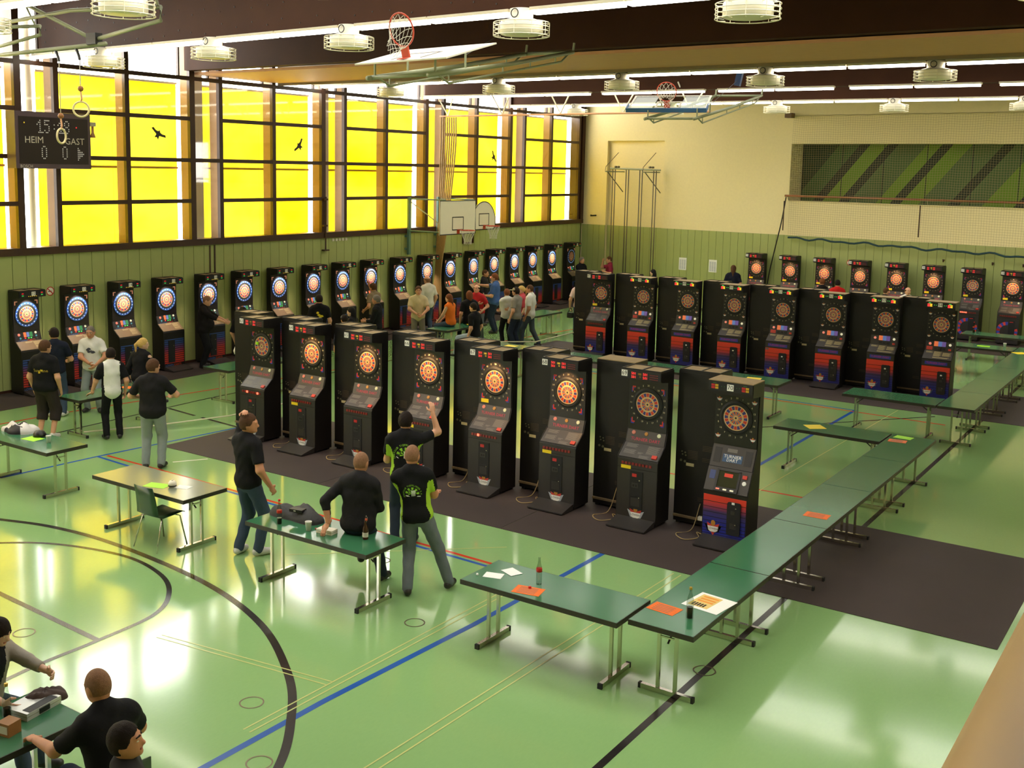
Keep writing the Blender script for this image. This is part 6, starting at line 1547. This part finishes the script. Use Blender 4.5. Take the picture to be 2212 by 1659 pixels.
person('man in black T-shirt and pale jeans holding a card', (7.24, -26.62), -6, 1.84, lod=2, shirt=BLK2, sleeve=0.45, pants=JEANL, hc='brown', skin=0, girth=1.2, hy=-0.75, hr=(-0.26, -0.30, 1.10), er=(-1, 0.5, -0.6), hl=(0.22, -0.28, 1.08), el=(1, 0.5, -0.6), hem=0.06)
person('heavy man in black jacket working at a window machine', (0.80, -20.02), 82, 1.82, lod=1, shirt=('black_jacket', lin(30, 26, 26)), sleeve=0.75, pants=BLKT, hair='shaved', hc='stubble', girth=1.34, hp=0.3, lean=0.08, hr=(-0.12, -0.50, 1.12), hl=(0.12, -0.50, 1.12), er=(-0.8, 0.2, -1), el=(0.8, 0.2, -1), hem=0.14)
person('dark-haired person standing behind machine 63', (2.62, -20.4), 20, 1.72, lod=0, shirt=BLK, hc='dark')
person('person in black and white jacket sitting left of machine 63', (4.30, -21.75), -20, 1.76, 'sit', lod=1, shirt=BLK, shirt2=WHT, sel=lambda q, C: ((q[:, 0] > 0.14) & (q[:, 2] > 0.1))*1, sleeve=0.95, pants=BLKT, hc='dark', hl=(0.25, -0.12, 0.85))
# middle crowd
person('man in black T-shirt with yellow back print', (2.66, -17.85), -6, 1.80, lod=1, shirt=BLK, sleeve=0.42, pants=JEAND, hc='dark', girth=1.1, hy=0.35, decal=[blob_print(0, 0.33, 0.10, M('print_yellow', lin(220, 190, 40), 0.6), seed=8)])
person('dark-haired woman in black facing left behind machine 65', (4.30, -18.45), -75, 1.68, lod=1, shirt=BLK, sleeve=0.9, pants=BLKT, hair='long', hc='black', skin=2, face=True)
person('person in grey beanie behind machine 64', (4.60, -19.05), -30, 1.58, lod=0, shirt=('dark_check', lin(52, 52, 62)), sleeve=0.9, hc='dark', cap=('grey_beanie', lin(92, 92, 92), False), pants=BLKT)
person('grey-haired man in black jacket facing left', (3.66, -16.78), -80, 1.78, lod=1, shirt=BLK, sleeve=0.92, pants=BLKT, hc='grey', skin=1, hr=(-0.08, -0.28, 1.08), hl=(0.1, -0.3, 1.08))
person('man in camouflage T-shirt drawing back to throw', (1.85, -14.75), -55, 1.80, lod=1, shirt=('camouflage', lin(128, 112, 88), 0.5), sleeve=0.40, pants=JEAND, hair='short', hc='brown', skin=1, lean=0.10, hr=(-0.16, -0.34, 1.62), er=(-0.6, -0.5, -0.6), dr=(0, -0.5, 1), hl=(0.26, -0.16, 1.0), hem=0.08)
person('man in beige T-shirt facing the camera, darts in hand', (3.18, -14.48), 172, 1.80, lod=1, shirt=('beige', lin(205, 190, 148)), sleeve=0.44, pants=('khaki_trousers', lin(120, 116, 100)), hc='brown', skin=0, face=True, girth=1.08, hr=(-0.06, -0.26, 1.02), hl=(0.10, -0.28, 1.0), er=(-1, 0.2, -0.2), el=(1, 0.2, -0.2), hem=0.08)
person('bald man in white T-shirt at a window machine', (1.70, -12.15), -35, 1.82, lod=1, shirt=('pale_tee', lin(212, 206, 188)), sleeve=0.42, pants=JEAN, hair='rim', hc='stubble', girth=1.14, hy=0.4, hem=0.06)
person('girl in orange tank top sitting on the table', (4.18, -14.3), -62, 1.66, 'sit', lod=1, shirt=('orange', lin(222, 112, 34)), sleeve=0.0, pants=JEAN, hair='long', hc='ginger', skin=2, face=True, hr=(-0.08, -0.36, 0.94), hl=(0.1, -0.36, 0.94), lean=0.1)
person('long-haired person in black T-shirt beside the girl in orange', (4.22, -13.5), -20, 1.72, 'sit', lod=1, shirt=BLK, sleeve=0.45, pants=BLKT, hair='fringe', hc='ginger', decal=[blob_print(0, 0.36, 0.04, M('print_gold', lin(190, 160, 60), 0.6), seed=2)])
person('balding man in red T-shirt bending forward', (3.72, -12.35), 200, 1.76, lod=1, shirt=('red', lin(186, 44, 48)), sleeve=0.42, pants=GRYT, hair='rim', hc='dark', skin=0, face=True, lean=0.34, hp=-0.1, girth=1.1, hr=(0.10, -0.36, 1.20), er=(-1, -0.2, 0), hl=(0.24, -0.3, 1.0), hem=0.04)
person('dark-haired person in black sitting on the near table', (5.92, -15.62), -60, 1.72, 'sit', lod=1, shirt=BLK, sleeve=0.45, pants=('pale_jeans', lin(150, 165, 185)), hair='short', hc='dark', lean=0.06)
person('man in dark suit jacket facing right by the windows', (1.62, -9.05), 100, 1.80, lod=1, shirt=('charcoal_suit', lin(38, 34, 34)), sleeve=0.95, pants=BLKT, hair='shaved', hc='brown', skin=1, face=True, hem=0.10)
person('large man in blue shirt stretching an arm to the left', (2.96, -10.4), -78, 1.86, lod=1, shirt=('blue', lin(68, 96, 148)), sleeve=0.46, pants=JEAND, hc='ginger', girth=1.24, hr=(-0.12, -0.60, 1.38), er=(0, 0, -1), hl=(0.12, -0.28, 1.1), hem=0.10, shoes=DSH)
person('woman in pale grey hooded jacket with folded arms', (4.66, -12.28), -22, 1.66, lod=1, shirt=('pale_grey', lin(205, 203, 196)), sleeve=0.95, pants=BLKT, hood=True, hair='short', hc='ginger', hr=(0.10, -0.18, 1.08), hl=(-0.10, -0.20, 1.06), er=(-1, 0.1, -0.4), el=(1, 0.1, -0.4))
person('man in grey T-shirt and beige cap', (5.12, -12.5), -60, 1.76, lod=1, shirt=('mid_grey', lin(138, 132, 122)), sleeve=0.42, pants=JEAND, hc='dark', cap=('beige_cap', lin(165, 155, 125), True), girth=1.14, hr=(0.0, -0.2, 1.1))
person('blonde woman with ponytail half hidden in the crowd', (4.72, -11.6), -100, 1.70, lod=1, shirt=('rose', lin(180, 70, 80)), hair='pony', hc='blonde', skin=2, pants=JEAN)
person('man in white polo shirt stepping to the left', (5.24, -11.95), -70, 1.80, lod=1, shirt=WHT, sleeve=0.44, pants=('slate_jeans', lin(70, 80, 88)), hair='shaved', hc='brown', skin=1, face=True, hem=0.10, fl=(0.12, -0.2, 0.085), fr=(-0.12, 0.24, 0.10))
person('grey-haired man in black shirt in the far corner', (1.2, -2.05), 140, 1.80, lod=1, shirt=BLK, sleeve=0.42, pants=BLKT, hc='grey', skin=1, face=True, hr=(0.05, -0.25, 1.05), hl=(0.15, -0.28, 1.05))
person('man in pale pink shirt and jeans beside machine 47', (5.28, -9.2), 8, 1.78, lod=1, shirt=('pale_pink', lin(226, 196, 186)), sleeve=0.42, pants=JEAN, hc='brown', hl=(0.30, -0.08, 0.88))
bg_ = thing('camera_bag', 'black camera bag in the hand of the man in pink', 'bag', (5.03, -9.32, 0.56))
MB().bx(-0.09, 0.09, -0.06, 0.06, 0, 0.16).build('pouch', m_black, bg_); MB().tube([(-0.07, 0, 0.16), (-0.03, 0, 0.30), (0.03, 0, 0.30), (0.07, 0, 0.16)], 0.010, 5).build('strap', m_black, bg_)
# far wall
person('man in maroon polo shirt, hand to his mouth', (1.95, -1.2), -88, 1.82, lod=1, shirt=('maroon', lin(132, 34, 62)), sleeve=0.44, pants=BLKT, hair='shaved', hc='brown', face=True, hr=(-0.06, -0.24, 1.56), er=(-0.4, -0.5, -1), hl=(0.2, -0.2, 1.2))
person('dark-haired woman behind machine 48', (4.98, -3.6), -60, 1.68, lod=0, shirt=BLK, sleeve=0.9, hair='long', hc='black', skin=2, pants=BLKT)
person('long-haired man in dark blue T-shirt at the far wall', (6.98, -1.35), 15, 1.82, lod=0, shirt=('night_blue', lin(26, 28, 44)), sleeve=0.45, hair='long', hc='brown', pants=BLKT, girth=1.15)
person('ginger-haired person in black before the far machines', (10.55, -2.6), -30, 1.70, lod=0, shirt=BLK, hc='ginger', pants=BLKT, hy=-0.5)
person('dark-haired person in red top before the far machines', (11.1, -2.75), 10, 1.70, lod=0, shirt=('scarlet', lin(190, 32, 30)), hc='dark', pants=BLKT)
person('fair-skinned man with cropped hair behind machine 52', (12.95, -4.05), 60, 1.70, lod=0, shirt=BLK2, hc='brown', hair='shaved', pants=JEAN, face=True)
person('smiling man in white and dark jacket facing the camera', (13.62, -4.2), 178, 1.78, lod=0, shirt=('dark_jacket', lin(60, 58, 60)), shirt2=WHT, sel=lambda q, C: ((np.abs(q[:, 0]) < 0.07) | (q[:, 2] > 0.42))*1, sleeve=0.95, hair='rim', hc='brown', pants=JEAN, face=True)
# near corner, cropped by the frame
person('dark-fringed youth in grey hooded jacket reaching over the corner table', (13.52, -33.28), 105, 1.66, 'sit', lod=2, seat=0.44, shirt=('oatmeal_grey', lin(150, 142, 132)), shirt2=BLK, sel=lambda q, C: ((np.abs(q[:, 0]) < (q[:, 2]-0.2)*0.25) & (q[:, 1] < 0) & (np.abs(q[:, 0]) < 0.1) & (q[:, 1] > -0.17))*1, sleeve=0.96, pants=JEAN, hair='fringe', hc='dark', hood=True, skin=2, face=True, hp=0.35, hy=0.1, lean=0.2, wl=(14.42, -32.98, 0.82), el=(0.6, 0.2, -0.6), cl=0.7, wr=(14.1, -33.45, 0.80))
person('man in black T-shirt with cropped hair, back to camera', (15.43, -33.40), -48, 1.82, 'sit', lod=2, seat=0.44, shirt=BLK, sleeve=0.42, pants=JEAND, hair='shaved', hc='stubble', skin=1, lean=0.30, hp=0.25, hy=0.1, girth=1.1, hr=(-0.10, -0.36, 0.80), er=(-1.0, 0.1, -0.55), wl=(14.80, -33.62, 0.80), el=(0.5, 0.4, -1), nl=(0, 0, -1))
person('dark-haired man looking right at the bottom edge', (16.04, -33.75), 70, 1.78, 'sit', lod=2, seat=0.44, shirt=('charcoal_tee', lin(48, 46, 48)), sleeve=0.42, pants=JEAN, hair='short', hc='dark', skin=1, face=True, hp=-0.15, hy=-0.25, lean=0.0)
